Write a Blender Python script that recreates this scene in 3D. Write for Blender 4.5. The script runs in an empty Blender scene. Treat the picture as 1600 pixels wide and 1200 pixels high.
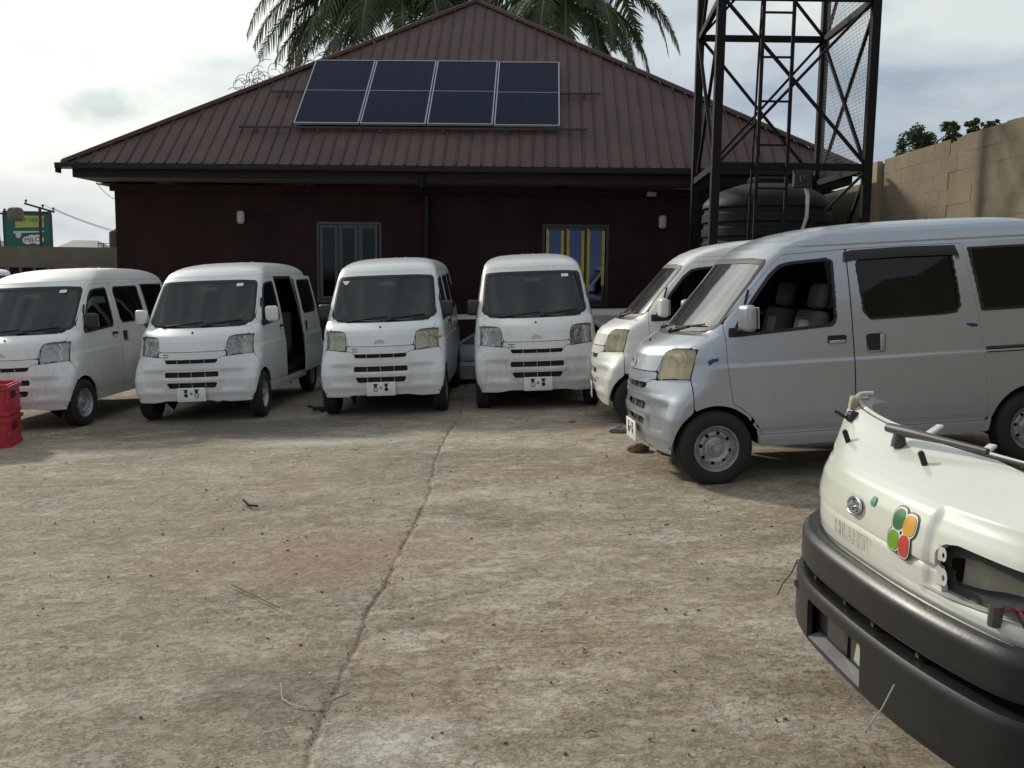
import bpy, bmesh, math, random
import numpy as np
from mathutils import Vector, Matrix
random.seed(7); rng = np.random.default_rng(7)
S = bpy.context.scene
COL = S.collection
R = math.radians
# ------------------------------------------------------------ camera
FPX, PIT, ROL, CH = 1430.8, R(6.86), R(0.733), 1.574
cd = bpy.data.cameras.new('camera'); cam = bpy.data.objects.new('camera', cd); COL.objects.link(cam)
cd.sensor_width = 36; cd.lens = FPX / 1600 * 36; cd.clip_start = .05; cd.clip_end = 2000
fw = Vector((0, math.cos(PIT), -math.sin(PIT))); up0 = Vector((0, math.sin(PIT), math.cos(PIT))); rt0 = Vector((1, 0, 0))
c_, s_ = math.cos(ROL), math.sin(ROL)
rt = rt0 * c_ + up0 * s_; up = up0 * c_ - rt0 * s_
M = Matrix((rt, up, -fw)).transposed().to_4x4(); M.translation = (0, 0, CH); cam.matrix_world = M
S.camera = cam
# ------------------------------------------------------------ light
SUN_EL = R(27.5); SD = Vector((-.67, .74, 0)).normalized()
SUNV = Vector((SD.x * math.cos(SUN_EL), SD.y * math.cos(SUN_EL), math.sin(SUN_EL)))
sl = bpy.data.lights.new('sun', 'SUN'); sl.energy = 3.3; sl.angle = R(4.0); sl.color = (1, .93, .80)
so = bpy.data.objects.new('sun', sl); COL.objects.link(so)
so.rotation_euler = (-SUNV).to_track_quat('-Z', 'Y').to_euler(); so.location = SUNV * 60
W = bpy.data.worlds.new('World'); S.world = W; W.use_nodes = True
nt = W.node_tree; nt.nodes.clear()
def N(t, ty, **k):
    n = t.nodes.new(ty)
    for a, b in k.items():
        if a in n.bl_rna.properties.keys(): setattr(n, a, b)
        else: n.inputs[a].default_value = b
    return n
def L(t, a, b): t.links.new(a, b)
def ramp(t, stops, fac=None, interp='LINEAR'):
    r = t.nodes.new('ShaderNodeValToRGB'); r.color_ramp.interpolation = interp
    e = r.color_ramp.elements
    while len(e) < len(stops): e.new(.5)
    for i, (p, c) in enumerate(stops):
        e[i].position = p; e[i].color = (c if hasattr(c, '__len__') else (c, c, c)) + ((1,) if not hasattr(c, '__len__') or len(c) == 3 else ())
    if fac is not None: L(t, fac, r.inputs[0])
    return r
def math_(t, op, a, b=None, c=None, clamp=False):
    n = t.nodes.new('ShaderNodeMath'); n.operation = op; n.use_clamp = clamp
    for i, v in enumerate((a, b, c)):
        if v is None: continue
        if isinstance(v, (int, float)): n.inputs[i].default_value = v
        else: L(t, v, n.inputs[i])
    return n.outputs[0]
def mixc(t, fac, a, b, blend='MIX'):
    n = t.nodes.new('ShaderNodeMix'); n.data_type = 'RGBA'; n.blend_type = blend
    for idx, v in ((0, fac), (6, a), (7, b)):
        if isinstance(v, (int, float)): n.inputs[idx].default_value = v
        elif hasattr(v, 'is_output') or hasattr(v, 'links'): L(t, v, n.inputs[idx])
        else: n.inputs[idx].default_value = tuple(v) + (1,) if len(v) == 3 else v
    return n.outputs[2]
sky = N(nt, 'ShaderNodeTexSky', sky_type='NISHITA', sun_disc=False)
sky.sun_elevation = SUN_EL; sky.sun_rotation = math.atan2(SD.x, SD.y); sky.air_density = 1.4; sky.dust_density = 3.0
tc = N(nt, 'ShaderNodeTexCoord')
dirv = tc.outputs['Generated']
nrm = N(nt, 'ShaderNodeVectorMath', operation='NORMALIZE'); L(nt, dirv, nrm.inputs[0])
dt = N(nt, 'ShaderNodeVectorMath', operation='DOT_PRODUCT'); L(nt, nrm.outputs[0], dt.inputs[0]); dt.inputs[1].default_value = SUNV
mp = N(nt, 'ShaderNodeMapping'); mp.inputs['Scale'].default_value = (1.6, 1.6, 4.2); mp.inputs['Location'].default_value = (3.1, .7, 2.3); L(nt, nrm.outputs[0], mp.inputs[0])
n1 = N(nt, 'ShaderNodeTexNoise', Scale=1.9, Detail=7, Roughness=.52, Distortion=.25); L(nt, mp.outputs[0], n1.inputs['Vector'])
n2 = N(nt, 'ShaderNodeTexNoise', Scale=3.4, Detail=8, Roughness=.5, Distortion=.2); L(nt, mp.outputs[0], n2.inputs['Vector'])
glow = math_(nt, 'POWER', math_(nt, 'MAXIMUM', math_(nt, 'MULTIPLY_ADD', dt.outputs['Value'], .5, .5), 0), 5)
bright = ramp(nt, [(0.36, (5.9, 6.5, 7.5)), (.49, (7.9, 8.4, 8.8)), (.60, (10.2, 10.4, 10.2))], n1.outputs[0])
dark = ramp(nt, [(.50, (1., 1., 1.)), (.57, (.88, .91, .95)), (.67, (.68, .74, .82))], n2.outputs[0])
cl = mixc(nt, 1, bright.outputs[0], dark.outputs[0], 'MULTIPLY')
gl = mixc(nt, 1, (.74, .76, .785), (.80, .74, .60), 'MIX')
gcol = N(nt, 'ShaderNodeVectorMath', operation='SCALE'); gcol.inputs[0].default_value = (.60, .56, .44); L(nt, glow, gcol.inputs['Scale'])
gadd = N(nt, 'ShaderNodeVectorMath', operation='ADD'); L(nt, gcol.outputs[0], gadd.inputs[0]); gadd.inputs[1].default_value = (.68, .72, .76)
cl2 = N(nt, 'ShaderNodeVectorMath', operation='MULTIPLY'); L(nt, cl, cl2.inputs[0]); L(nt, gadd.outputs[0], cl2.inputs[1])
# one small grey cloud low on the left
dc = N(nt, 'ShaderNodeVectorMath', operation='SUBTRACT'); L(nt, nrm.outputs[0], dc.inputs[0]); dc.inputs[1].default_value = Vector((-.447, 1.0, .172)).normalized()
dcs = N(nt, 'ShaderNodeVectorMath', operation='MULTIPLY'); L(nt, dc.outputs[0], dcs.inputs[0]); dcs.inputs[1].default_value = (1, 1, 2.1)
dl = N(nt, 'ShaderNodeVectorMath', operation='LENGTH'); L(nt, dcs.outputs[0], dl.inputs[0])
n3 = N(nt, 'ShaderNodeTexNoise', Scale=16, Detail=5); L(nt, nrm.outputs[0], n3.inputs['Vector'])
dd = math_(nt, 'ADD', dl.outputs['Value'], math_(nt, 'MULTIPLY', math_(nt, 'SUBTRACT', n3.outputs[0], .5), .11))
cm = ramp(nt, [(.018, (.60, .67, .74)), (.050, (1., 1., 1.))], dd)
cl3 = mixc(nt, 1, cl2.outputs[0], cm.outputs[0], 'MULTIPLY')
fin = mixc(nt, .93, sky.outputs[0], cl3)
bg = N(nt, 'ShaderNodeBackground', Strength=.1); L(nt, fin, bg.inputs[0])
ow = N(nt, 'ShaderNodeOutputWorld'); L(nt, bg.outputs[0], ow.inputs[0])
S.view_settings.view_transform = 'Standard'; S.view_settings.look = 'None'; S.view_settings.gamma = 1
S.view_settings.use_curve_mapping = False; S.view_settings.exposure = -.1
# ------------------------------------------------------------ helpers
GX, GXMIN, GXMAX = .047, -5.9, 6.4
GY = -.0033
def gz(x, y=0): return GX * min(max(x, GXMIN), GXMAX) + GY * min(max(y, 0), 17)
def mesh(name, V, F, mat=None, smooth=None):
    me = bpy.data.meshes.new(name); me.from_pydata([tuple(map(float, v)) for v in V], [], [tuple(int(i) for i in f) for f in F])
    if mat: me.materials.append(mat)
    if smooth is not None:
        me.polygons.foreach_set('use_smooth', [True] * len(me.polygons)); me.set_sharp_from_angle(angle=R(smooth))
    me.update(); return me
def link(name, me, parent=None, mat=None):
    o = bpy.data.objects.new(name, me); COL.objects.link(o)
    if parent: o.parent = parent
    if mat is not None:
        o.material_slots[0].link = 'OBJECT'; o.material_slots[0].material = mat
    return o
class MB:
    def __init__(s): s.V = []; s.F = []
    def add(s, V, F):
        n = len(s.V); s.V += [tuple(v) for v in V]; s.F += [tuple(i + n for i in f) for f in F]; return s
    def box(s, a, b, m=None):
        (x0, y0, z0), (x1, y1, z1) = a, b
        V = [(x, y, z) for x in (x0, x1) for y in (y0, y1) for z in (z0, z1)]
        if m is not None: V = [tuple(m @ Vector(v)) for v in V]
        return s.add(V, [(0, 1, 3, 2), (4, 6, 7, 5), (0, 4, 5, 1), (2, 3, 7, 6), (0, 2, 6, 4), (1, 5, 7, 3)])
    def bar(s, p, q, w, h=None, upv=(0, 0, 1)):
        h = h or w; p, q = Vector(p), Vector(q); d = (q - p).normalized(); u = Vector(upv)
        if abs(d.dot(u)) > .98: u = Vector((1, 0, 0))
        a = d.cross(u).normalized() * w / 2; b = a.cross(d).normalized() * h / 2
        V = [e + i * a + j * b for e in (p, q) for i, j in ((-1, -1), (1, -1), (1, 1), (-1, 1))]
        return s.add(V, [(3, 2, 1, 0), (4, 5, 6, 7)] + [(i, (i + 1) % 4, (i + 1) % 4 + 4, i + 4) for i in range(4)])
    def tube(s, pts, r, n=8, cap=True):
        P = [Vector(p) for p in pts]; rr = r if hasattr(r, '__len__') else [r] * len(P)
        V = []; F = []; prev = None
        for i, p in enumerate(P):
            d = (P[min(i + 1, len(P) - 1)] - P[max(i - 1, 0)]).normalized()
            if prev is None:
                a = d.orthogonal().normalized()
            else:
                a = prev - d * prev.dot(d); a = a.normalized() if a.length > 1e-6 else d.orthogonal().normalized()
            prev = a; b = d.cross(a)
            for k in range(n):
                t = 2 * math.pi * k / n; V.append(p + (a * math.cos(t) + b * math.sin(t)) * rr[i])
        for i in range(len(P) - 1):
            for k in range(n): F.append((i * n + k, i * n + (k + 1) % n, (i + 1) * n + (k + 1) % n, (i + 1) * n + k))
        if cap: F += [tuple(range(n))[::-1], tuple(range((len(P) - 1) * n, len(P) * n))]
        return s.add(V, F)
    def lathe(s, prof, n=32, m=None):          # profile of (radius, height) about z
        V = []; F = []
        for r, z in prof:
            for k in range(n):
                t = 2 * math.pi * k / n; v = Vector((r * math.cos(t), r * math.sin(t), z)); V.append(m @ v if m is not None else v)
        for i in range(len(prof) - 1):
            for k in range(n): F.append((i * n + k, i * n + (k + 1) % n, (i + 1) * n + (k + 1) % n, (i + 1) * n + k))
        return s.add(V, F)
    def mesh(s, name, mat=None, smooth=None): return mesh(name, s.V, s.F, mat, smooth)
    def obj(s, name, mat=None, parent=None, smooth=None): return link(name, s.mesh(name, mat, smooth), parent)
def thing(name, label, cat, loc=(0, 0, 0), rot=0, group=None):
    o = bpy.data.objects.new(name, None); COL.objects.link(o); o.location = loc; o.rotation_euler = (0, 0, rot) if not hasattr(rot, '__len__') else rot
    o.empty_display_size = .2; return tag(o, label, cat, group)
def tag(o, label, cat, group=None):
    o['label'] = label; o['category'] = cat
    if group: o['group'] = group
    return o
def rbox(sx, sy, sz, bev=.02, seg=3):
    bm = bmesh.new(); bmesh.ops.create_cube(bm, size=1); bmesh.ops.scale(bm, vec=(sx, sy, sz), verts=bm.verts)
    bmesh.ops.bevel(bm, geom=bm.edges[:], offset=bev, segments=seg, affect='EDGES', profile=.5)
    V = [v.co.copy() for v in bm.verts]; F = [[v.index for v in f.verts] for f in bm.faces]; bm.free(); return V, F
def xf(V, m): return [m @ Vector(v) for v in V]
def T(*a): return Matrix.Translation(a)
def RX(a): return Matrix.Rotation(R(a), 4, 'X')
def RY(a): return Matrix.Rotation(R(a), 4, 'Y')
def RZ(a): return Matrix.Rotation(R(a), 4, 'Z')
# ------------------------------------------------------------ materials
def newmat(name):
    m = bpy.data.materials.new(name); m.use_nodes = True; t = m.node_tree; b = t.nodes['Principled BSDF']; return m, t, b
def simple(name, col, rough=.6, metal=0, var=.12, scale=6, bump=0, bscale=60, coat=0, spec=.5, rvar=.1, obj=True):
    m, t, b = newmat(name); b.inputs['Metallic'].default_value = metal; b.inputs['Specular IOR Level'].default_value = spec
    tcn = N(t, 'ShaderNodeTexCoord'); v = tcn.outputs['Object']
    n = N(t, 'ShaderNodeTexNoise', Scale=scale, Detail=6, Roughness=.6); L(t, v, n.inputs['Vector'])
    lo = tuple(c * (1 - var) for c in col); hi = tuple(min(1, c * (1 + var)) for c in col)
    r = ramp(t, [(.3, lo), (.7, hi)], n.outputs[0]); L(t, r.outputs[0], b.inputs['Base Color'])
    L(t, math_(t, 'MULTIPLY_ADD', n.outputs[0], 2 * rvar, rough - rvar, clamp=True), b.inputs['Roughness'])
    if coat: b.inputs['Coat Weight'].default_value = coat; b.inputs['Coat Roughness'].default_value = .12
    if bump:
        n2 = N(t, 'ShaderNodeTexNoise', Scale=bscale, Detail=5); L(t, v, n2.inputs['Vector'])
        bp = N(t, 'ShaderNodeBump', Strength=bump, Distance=.01); L(t, n2.outputs[0], bp.inputs['Height']); L(t, bp.outputs[0], b.inputs['Normal'])
    return m
def paint(name, col, metal=0, rough=.35, dirt=.35, coat=.6, dcol=(.20, .165, .12)):
    m, t, b = newmat(name); tcn = N(t, 'ShaderNodeTexCoord'); v = tcn.outputs['Object']
    gp_ = N(t, 'ShaderNodeNewGeometry').outputs['Position']
    n = N(t, 'ShaderNodeTexNoise', Scale=2.6, Detail=8, Roughness=.62); L(t, gp_, n.inputs['Vector'])
    mpn = N(t, 'ShaderNodeMapping'); mpn.inputs['Scale'].default_value = (5, 5, .8); L(t, gp_, mpn.inputs[0])
    ns = N(t, 'ShaderNodeTexNoise', Scale=5, Detail=6, Roughness=.6); L(t, mpn.outputs[0], ns.inputs['Vector'])
    nf = N(t, 'ShaderNodeTexNoise', Scale=45, Detail=4, Roughness=.7); L(t, gp_, nf.inputs['Vector'])
    sep = N(t, 'ShaderNodeSeparateXYZ'); L(t, v, sep.inputs[0])
    low = N(t, 'ShaderNodeMapRange'); L(t, sep.outputs[2], low.inputs[0]); low.inputs[1].default_value = .95; low.inputs[2].default_value = .2
    low.inputs[3].default_value = .10; low.inputs[4].default_value = .75
    a = math_(t, 'MULTIPLY', ramp(t, [(.38, 0), (.72, 1)], n.outputs[0]).outputs[0], low.outputs[0])
    a2 = math_(t, 'MULTIPLY', ramp(t, [(.5, 0), (.75, 1)], ns.outputs[0]).outputs[0], .35)
    a3 = math_(t, 'MULTIPLY', ramp(t, [(.56, 0), (.78, 1)], nf.outputs[0]).outputs[0], low.outputs[0])
    fac = math_(t, 'MULTIPLY', math_(t, 'ADD', math_(t, 'ADD', a, a2), a3), dirt, clamp=True)
    c = mixc(t, fac, col, dcol); L(t, c, b.inputs['Base Color'])
    b.inputs['Metallic'].default_value = metal
    if metal: L(t, math_(t, 'MULTIPLY_ADD', fac, -metal, metal, clamp=True), b.inputs['Metallic'])
    L(t, math_(t, 'MULTIPLY_ADD', fac, .5, rough, clamp=True), b.inputs['Roughness'])
    b.inputs['Coat Weight'].default_value = coat; b.inputs['Coat Roughness'].default_value = .14
    bp = N(t, 'ShaderNodeBump', Strength=.05, Distance=.02); L(t, n.outputs[0], bp.inputs['Height']); L(t, bp.outputs[0], b.inputs['Normal'])
    return m
def glassmat(name, tint=(.30, .33, .32), refl=(1, 1, 1), rough=.03, dust_lift=.07, ior=1.5, dust_lift_col=(.45, .45, .42), streak=0):
    m, t, b = newmat(name); t.nodes.remove(b); out = [n for n in t.nodes if n.type == 'OUTPUT_MATERIAL'][0]
    tr = N(t, 'ShaderNodeBsdfTransparent', Color=tint + (1,)); g = N(t, 'ShaderNodeBsdfGlossy', Color=refl + (1,), Roughness=rough)
    gg = N(t, 'ShaderNodeNewGeometry'); dq = N(t, 'ShaderNodeVectorMath', operation='DOT_PRODUCT'); L(t, gg.outputs['Normal'], dq.inputs[0]); L(t, gg.outputs['Incoming'], dq.inputs[1])
    ca = math_(t, 'SUBTRACT', 1.0, math_(t, 'ABSOLUTE', dq.outputs['Value']), clamp=True); r0 = ((ior - 1) / (ior + 1)) ** 2
    fr = math_(t, 'MULTIPLY_ADD', math_(t, 'POWER', ca, 5.0), 1 - 2 * r0, 2 * r0, clamp=True); mx = N(t, 'ShaderNodeMixShader'); L(t, fr, mx.inputs[0]); L(t, tr.outputs[0], mx.inputs[1]); L(t, g.outputs[0], mx.inputs[2])
    df = N(t, 'ShaderNodeBsdfDiffuse', Color=dust_lift_col + (1,)); tcn = N(t, 'ShaderNodeTexCoord')
    n = N(t, 'ShaderNodeTexNoise', Scale=3, Detail=7, Roughness=.65); L(t, tcn.outputs['Object'], n.inputs['Vector'])
    m2 = N(t, 'ShaderNodeMixShader'); L(t, math_(t, 'MULTIPLY', ramp(t, [(.25, .45), (.75, 1.5)], n.outputs[0]).outputs[0], dust_lift), m2.inputs[0])
    L(t, mx.outputs[0], m2.inputs[1]); L(t, df.outputs[0], m2.inputs[2]); L(t, m2.outputs[0], out.inputs[0]); return m
def flat(name, col, rough=.6, metal=0, spec=.5):
    m, t, b = newmat(name); b.inputs['Base Color'].default_value = col + (1,); b.inputs['Roughness'].default_value = rough
    b.inputs['Metallic'].default_value = metal; b.inputs['Specular IOR Level'].default_value = spec; return m
P_ = {}
P_['white_a'] = paint('white van paint clean', (.70, .70, .68), dirt=.32)
P_['white_b'] = paint('white van paint dusty', (.68, .68, .65), dirt=.5)
P_['white_c'] = paint('white van paint grimy', (.67, .665, .63), dirt=.7)
P_['white_d'] = paint('cream white van paint', (.70, .695, .645), dirt=.35)
P_['silver'] = paint('silver van paint', (.40, .425, .46), metal=.55, rough=.27, dirt=.32, coat=.5)
P_['nose'] = paint('pearl white nose paint', (.62, .63, .56), dirt=.10, rough=.25, coat=.9)
BLK = simple('black rubber', (.018, .018, .018), .55, spec=.4)
TYRE = simple('tyre rubber dusty', (.017, .0165, .016), .8, bump=.3, bscale=80)
TRIM = simple('black plastic trim', (.022, .022, .024), .45)
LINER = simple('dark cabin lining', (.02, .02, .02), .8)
SEAT = simple('grey seat cloth', (.10, .10, .10), .9)
SEAT2 = simple('pale seat cloth', (.30, .29, .26), .9)
RIM = simple('silver painted steel', (.36, .36, .36), .42, metal=.5, var=.3, scale=14)
CHROME = simple('chrome', (.62, .62, .62), .2, metal=.9)
CHROMEC = simple('satin reflector', (.86, .87, .88), .35, metal=.0, var=.25, scale=22)
GLS = glassmat('windscreen glass', (.34, .40, .375), dust_lift=.05, dust_lift_col=(.34, .42, .38), ior=1.38)
GLW = glassmat('side window glass', (.03, .033, .033), dust_lift=.010, ior=1.26)
GLC = glassmat('windscreen glass clear', (.42, .47, .45), dust_lift=.05, rough=.06, ior=2.3)
LENS = glassmat('clear headlight lens', (.96, .96, .96), dust_lift=.14, dust_lift_col=(.7, .7, .68))  # pale diffuse film mixed in to brighten the lamps, beyond real dust
LENSY = glassmat('yellowed headlight lens', (.86, .80, .58), dust_lift=.42, rough=.2, dust_lift_col=(.56, .51, .35))
LENSH = glassmat('faintly yellow headlight lens', (.92, .89, .74), dust_lift=.22, rough=.12, dust_lift_col=(.58, .55, .42))
LAMPG = simple('grey lamp side housing', (.34, .335, .31), .4, var=.3)
PLATE = simple('blank white plate', (.74, .74, .70), .5)
PAPER = simple('white paper sticker', (.8, .8, .78), .7)
RED = simple('red plastic', (.42, .018, .03), .45, var=.2)
ORG = simple('orange marker paint', (.55, .30, .03), .6)
BLUE = simple('blue marker paint', (.02, .03, .16), .5)
WIRE = simple('dark wire', (.03, .03, .03), .6)
CONC = simple('grey concrete', (.26, .24, .21), .9, bump=.4, bscale=40)
def P_at(u, v, D):          # world point from the camera pose at the given distance ahead (used only to set positions)
    a, b2 = u - 800, v - 600; Xc = c_ * a + s_ * b2; Vv = -s_ * a + c_ * b2; d = fw + up0 * (-Vv / FPX) + rt0 * (Xc / FPX); return Vector((0, 0, CH)) + d * (D / d.y)
# ------------------------------------------------------------ noise
def vnoise(x, y, seed=0):
    x = np.asarray(x, float); y = np.asarray(y, float); xi = np.floor(x).astype(np.int64); yi = np.floor(y).astype(np.int64); fx = x - xi; fy = y - yi
    fx = fx * fx * (3 - 2 * fx); fy = fy * fy * (3 - 2 * fy)
    def h(a, b):
        n = (a * 374761393 + b * 668265263 + seed * 1442695) & 0x7fffffff
        n = (n ^ (n >> 13)) * 1274126177 & 0x7fffffff
        return ((n ^ (n >> 16)) & 0xffff) / 65535.
    return (h(xi, yi) * (1 - fx) + h(xi + 1, yi) * fx) * (1 - fy) + (h(xi, yi + 1) * (1 - fx) + h(xi + 1, yi + 1) * fx) * fy
def fbm(x, y, o=4, seed=0):
    r = 0; a = .5
    for i in range(o): r = r + a * (vnoise(x * 2 ** i, y * 2 ** i, seed + i) - .5); a *= .5
    return r
# ------------------------------------------------------------ ground
def crackx(y): return -.645 + .03 * np.sin(y * 1.3) + .09 * fbm(y * .9, 3.3 + y * 0, 4, 5) + .04 * fbm(y * 7, y * 0, 3, 9)
def spaced(a, b, f):
    r = [a]
    while r[-1] < b: r.append(r[-1] + f(r[-1]))
    return r
gxs = np.array([-400, -200, -110, -60, -38, -26, -18, -13, -10] + spaced(-8.4, 6.6, lambda x: .009 if abs(x + .66) < .16 else (.022 if -3.5 < x < 2.6 else .04)) + [8, 11, 16, 26, 50, 100, 200, 400])
gys = np.array([-400, -150, -50, -20, -8, -3, 0, 1, 1.6] + spaced(2.0, 17, lambda y: .0042 * y + .002) + [18, 20, 23, 27, 32, 40, 60, 100, 200, 400, 900])
X, Y = np.meshgrid(gxs, gys)
near = np.clip((X + 8.4) / .5, 0, 1) * np.clip((6.6 - X) / .5, 0, 1) * np.clip((17 - Y) / 1, 0, 1) * np.clip((Y - 1.9) / .2, 0, 1)
sh = fbm(X * 1.1, Y * 1.8, 4, 1) * .014 + fbm(X * 8, Y * 12, 4, 11) * .012 + fbm(X * 2.2, Y * 24, 3, 21) * .007 * np.clip(vnoise(X * .7, Y * .9, 31) * 3 - 1.7, 0, 1) + fbm(X * 22, Y * 26, 3, 23) * .006 * np.clip(vnoise(X * .9, Y * 1.2, 35) * 3 - 1.2, 0, 1)
pits = np.clip(vnoise(X * 14, Y * 20, 41) - .80, 0, 1) * -.045 * np.clip(vnoise(X * .8, Y * .8, 43) * 2 - .6, 0, 1)
dcx = X - crackx(Y)
side = np.where(dcx > 0, .008, 0) * np.clip(np.abs(dcx) / .03, 0, 1)
gw = .005 + .008 * vnoise(Y * 2.3, Y * 0 + 7, 51)
crack = -.010 * np.exp(-(dcx / gw) ** 2) * (.45 + .9 * vnoise(Y * 3, Y * 0, 52))
c2y = 4.25 + .42 * (X + .6) + .1 * fbm(X * 4, X * 0, 3, 61)
crack2 = -.012 * np.exp(-((Y - c2y) / .012) ** 2) * ((X > -.62) & (X < .05))
c3y = 10.05 + .05 * np.sin(X * 2) + .12 * fbm(X * 2, X * 0, 3, 71)
crack3 = -.018 * np.exp(-((Y - c3y) / .022) ** 2) * ((X < -.55) & (X > -5.5))
edge = 0.02 * fbm(X * 9, Y * 9, 3, 81) * np.exp(-(dcx / .09) ** 2)
Z = GX * np.clip(X, GXMIN, GXMAX) + GY * np.clip(Y, 0, 17) + near * (sh * .75 + pits + side + crack + crack2 + crack3 + edge)
ny, nx = X.shape
me = bpy.data.meshes.new('ground'); Vg = np.stack([X, Y, Z], -1).reshape(-1, 3)
idx = np.arange(ny * nx).reshape(ny, nx); Fg = np.stack([idx[:-1, :-1], idx[:-1, 1:], idx[1:, 1:], idx[1:, :-1]], -1).reshape(-1, 4)
me.vertices.add(len(Vg)); me.vertices.foreach_set('co', Vg.ravel()); me.loops.add(Fg.size); me.loops.foreach_set('vertex_index', Fg.ravel())
me.polygons.add(len(Fg)); me.polygons.foreach_set('loop_start', np.arange(0, Fg.size, 4)); me.polygons.foreach_set('loop_total', np.full(len(Fg), 4)); me.polygons.foreach_set('use_smooth', np.ones(len(Fg), bool))
me.update(); me.validate()
at = me.attributes.new('crackdist', 'FLOAT', 'POINT'); at.data.foreach_set('value', (dcx * near + (1 - near)).ravel().astype(np.float32))
m, t, b = newmat('worn yard concrete')
geo = N(t, 'ShaderNodeNewGeometry'); pos = geo.outputs['Position']
def nz(scale, det, sx=1, sy=1, rough=.6, loc=(0, 0, 0)):
    mm = N(t, 'ShaderNodeMapping'); mm.inputs['Scale'].default_value = (sx, sy, 1); mm.inputs['Location'].default_value = loc; L(t, pos, mm.inputs[0])
    n = N(t, 'ShaderNodeTexNoise', Scale=scale, Detail=det, Roughness=rough); L(t, mm.outputs[0], n.inputs['Vector']); return n.outputs[0]
a1 = nz(.6, 9, .8, 1.2, .68); a2 = nz(1.9, 10, .75, 1.35, .70, (5, 2, 0)); a3 = nz(8, 9, .75, 1.3, .74); a4 = nz(70, 5); a5 = nz(.8, 8, .6, 1.1, .66, (9, 4, 0)); a6 = nz(26, 6, .6, 1.4, .72, (2, 9, 0)); a7 = nz(14, 5, .12, 2.2, .6, (7, 1, 0))
base = ramp(t, [(.36, (.205, .164, .120)), (.45, (.305, .250, .185)), (.54, (.375, .308, .226)), (.64, (.45, .385, .295))], a1)
warm = mixc(t, math_(t, 'MULTIPLY', ramp(t, [(.50, 0), (.62, 1)], a5).outputs[0], .6), base.outputs[0], (.325, .232, .155))
pale = mixc(t, math_(t, 'MULTIPLY', ramp(t, [(.52, 0), (.60, 1)], a2).outputs[0], .62), warm, (.50, .462, .39))
stain = mixc(t, math_(t, 'MULTIPLY', ramp(t, [(.32, 1), (.44, 0)], a2).outputs[0], .55), pale, (.145, .12, .092))
cd_ = N(t, 'ShaderNodeAttribute', attribute_name='crackdist')
leftf = math_(t, 'LESS_THAN', cd_.outputs['Fac'], 0)
lft = mixc(t, math_(t, 'MULTIPLY', leftf, .28), stain, (.24, .20, .152))
fine = mixc(t, math_(t, 'MULTIPLY', ramp(t, [(.36, 1), (.49, 0)], a3).outputs[0], .42), lft, (.13, .108, .085))
fine1 = mixc(t, math_(t, 'MULTIPLY', ramp(t, [(.36, 1), (.48, 0)], a6).outputs[0], .36), fine, (.12, .10, .078))
fine2 = mixc(t, math_(t, 'MULTIPLY', ramp(t, [(.54, 0), (.64, 1)], a3).outputs[0], .42), fine1, (.50, .46, .385))
strk = math_(t, 'MULTIPLY', ramp(t, [(.34, 1), (.44, 0)], a7).outputs[0], ramp(t, [(.50, 0), (.60, .55)], a5).outputs[0])
fine2 = mixc(t, strk, fine2, (.12, .10, .08))
spk = mixc(t, math_(t, 'MULTIPLY', ramp(t, [(.3, 1), (.42, 0)], a4).outputs[0], .4), fine2, (.09, .08, .07))
spk2 = mixc(t, math_(t, 'MULTIPLY', ramp(t, [(.66, 0), (.76, 1)], a4).outputs[0], .4), spk, (.5, .47, .43))
a8 = nz(34, 3, 1, 1, .5, (3, 3, 0)); a9 = nz(10, 10, 1, 1.1, .82, (1, 8, 0)); a10 = nz(120, 3)
msk = ramp(t, [(.42, .12), (.60, 1)], nz(1.3, 6, 1, 1, .6, (4, 4, 0))).outputs[0]
pit = math_(t, 'MULTIPLY', ramp(t, [(.345, 1), (.375, 0)], a8).outputs[0], msk)
peel = ramp(t, [(.485, 0), (.505, 1)], a9).outputs[0]
spk2 = mixc(t, math_(t, 'MULTIPLY', math_(t, 'MULTIPLY', peel, msk), .16), spk2, (.46, .42, .355)); spk2 = mixc(t, math_(t, 'MULTIPLY', math_(t, 'MULTIPLY', ramp(t, [(.415, 1), (.43, 0)], a9).outputs[0], msk), .36), spk2, (.15, .125, .10))
spk2 = mixc(t, math_(t, 'MULTIPLY', pit, .55), spk2, (.10, .085, .068)); spk2 = mixc(t, math_(t, 'MULTIPLY', ramp(t, [(.64, 0), (.67, 1)], a8).outputs[0], .40), spk2, (.52, .49, .43))
ab = math_(t, 'ABSOLUTE', cd_.outputs['Fac'])
abn = math_(t, 'ADD', ab, math_(t, 'MULTIPLY', math_(t, 'SUBTRACT', a3, .5), .06))
ck = mixc(t, math_(t, 'MULTIPLY', ramp(t, [(.003, 1), (.022, 0)], abn).outputs[0], .38), spk2, (.07, .055, .042))
# dark, reddish and pale patches with their own shapes
def blob(cx, cy, r, sx=1):
    sub = N(t, 'ShaderNodeVectorMath', operation='SUBTRACT'); L(t, pos, sub.inputs[0]); sub.inputs[1].default_value = (cx, cy, 0)
    ml = N(t, 'ShaderNodeVectorMath', operation='MULTIPLY'); L(t, sub.outputs[0], ml.inputs[0]); ml.inputs[1].default_value = (sx, 1, 0)
    ln = N(t, 'ShaderNodeVectorMath', operation='LENGTH'); L(t, ml.outputs[0], ln.inputs[0])
    q = math_(t, 'ADD', ln.outputs['Value'], math_(t, 'MULTIPLY', math_(t, 'SUBTRACT', a2, .5), r * 1.9)); return ramp(t, [(r * .35, 1), (r * 1.05, 0)], q).outputs[0]
c1 = mixc(t, math_(t, 'MULTIPLY', blob(-.9, 3.45, .30, .6), .45), ck, (.10, .085, .068))
c2 = mixc(t, math_(t, 'MULTIPLY', blob(-1.15, 5.2, .6, .55), .6), c1, (.30, .205, .14))
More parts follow.
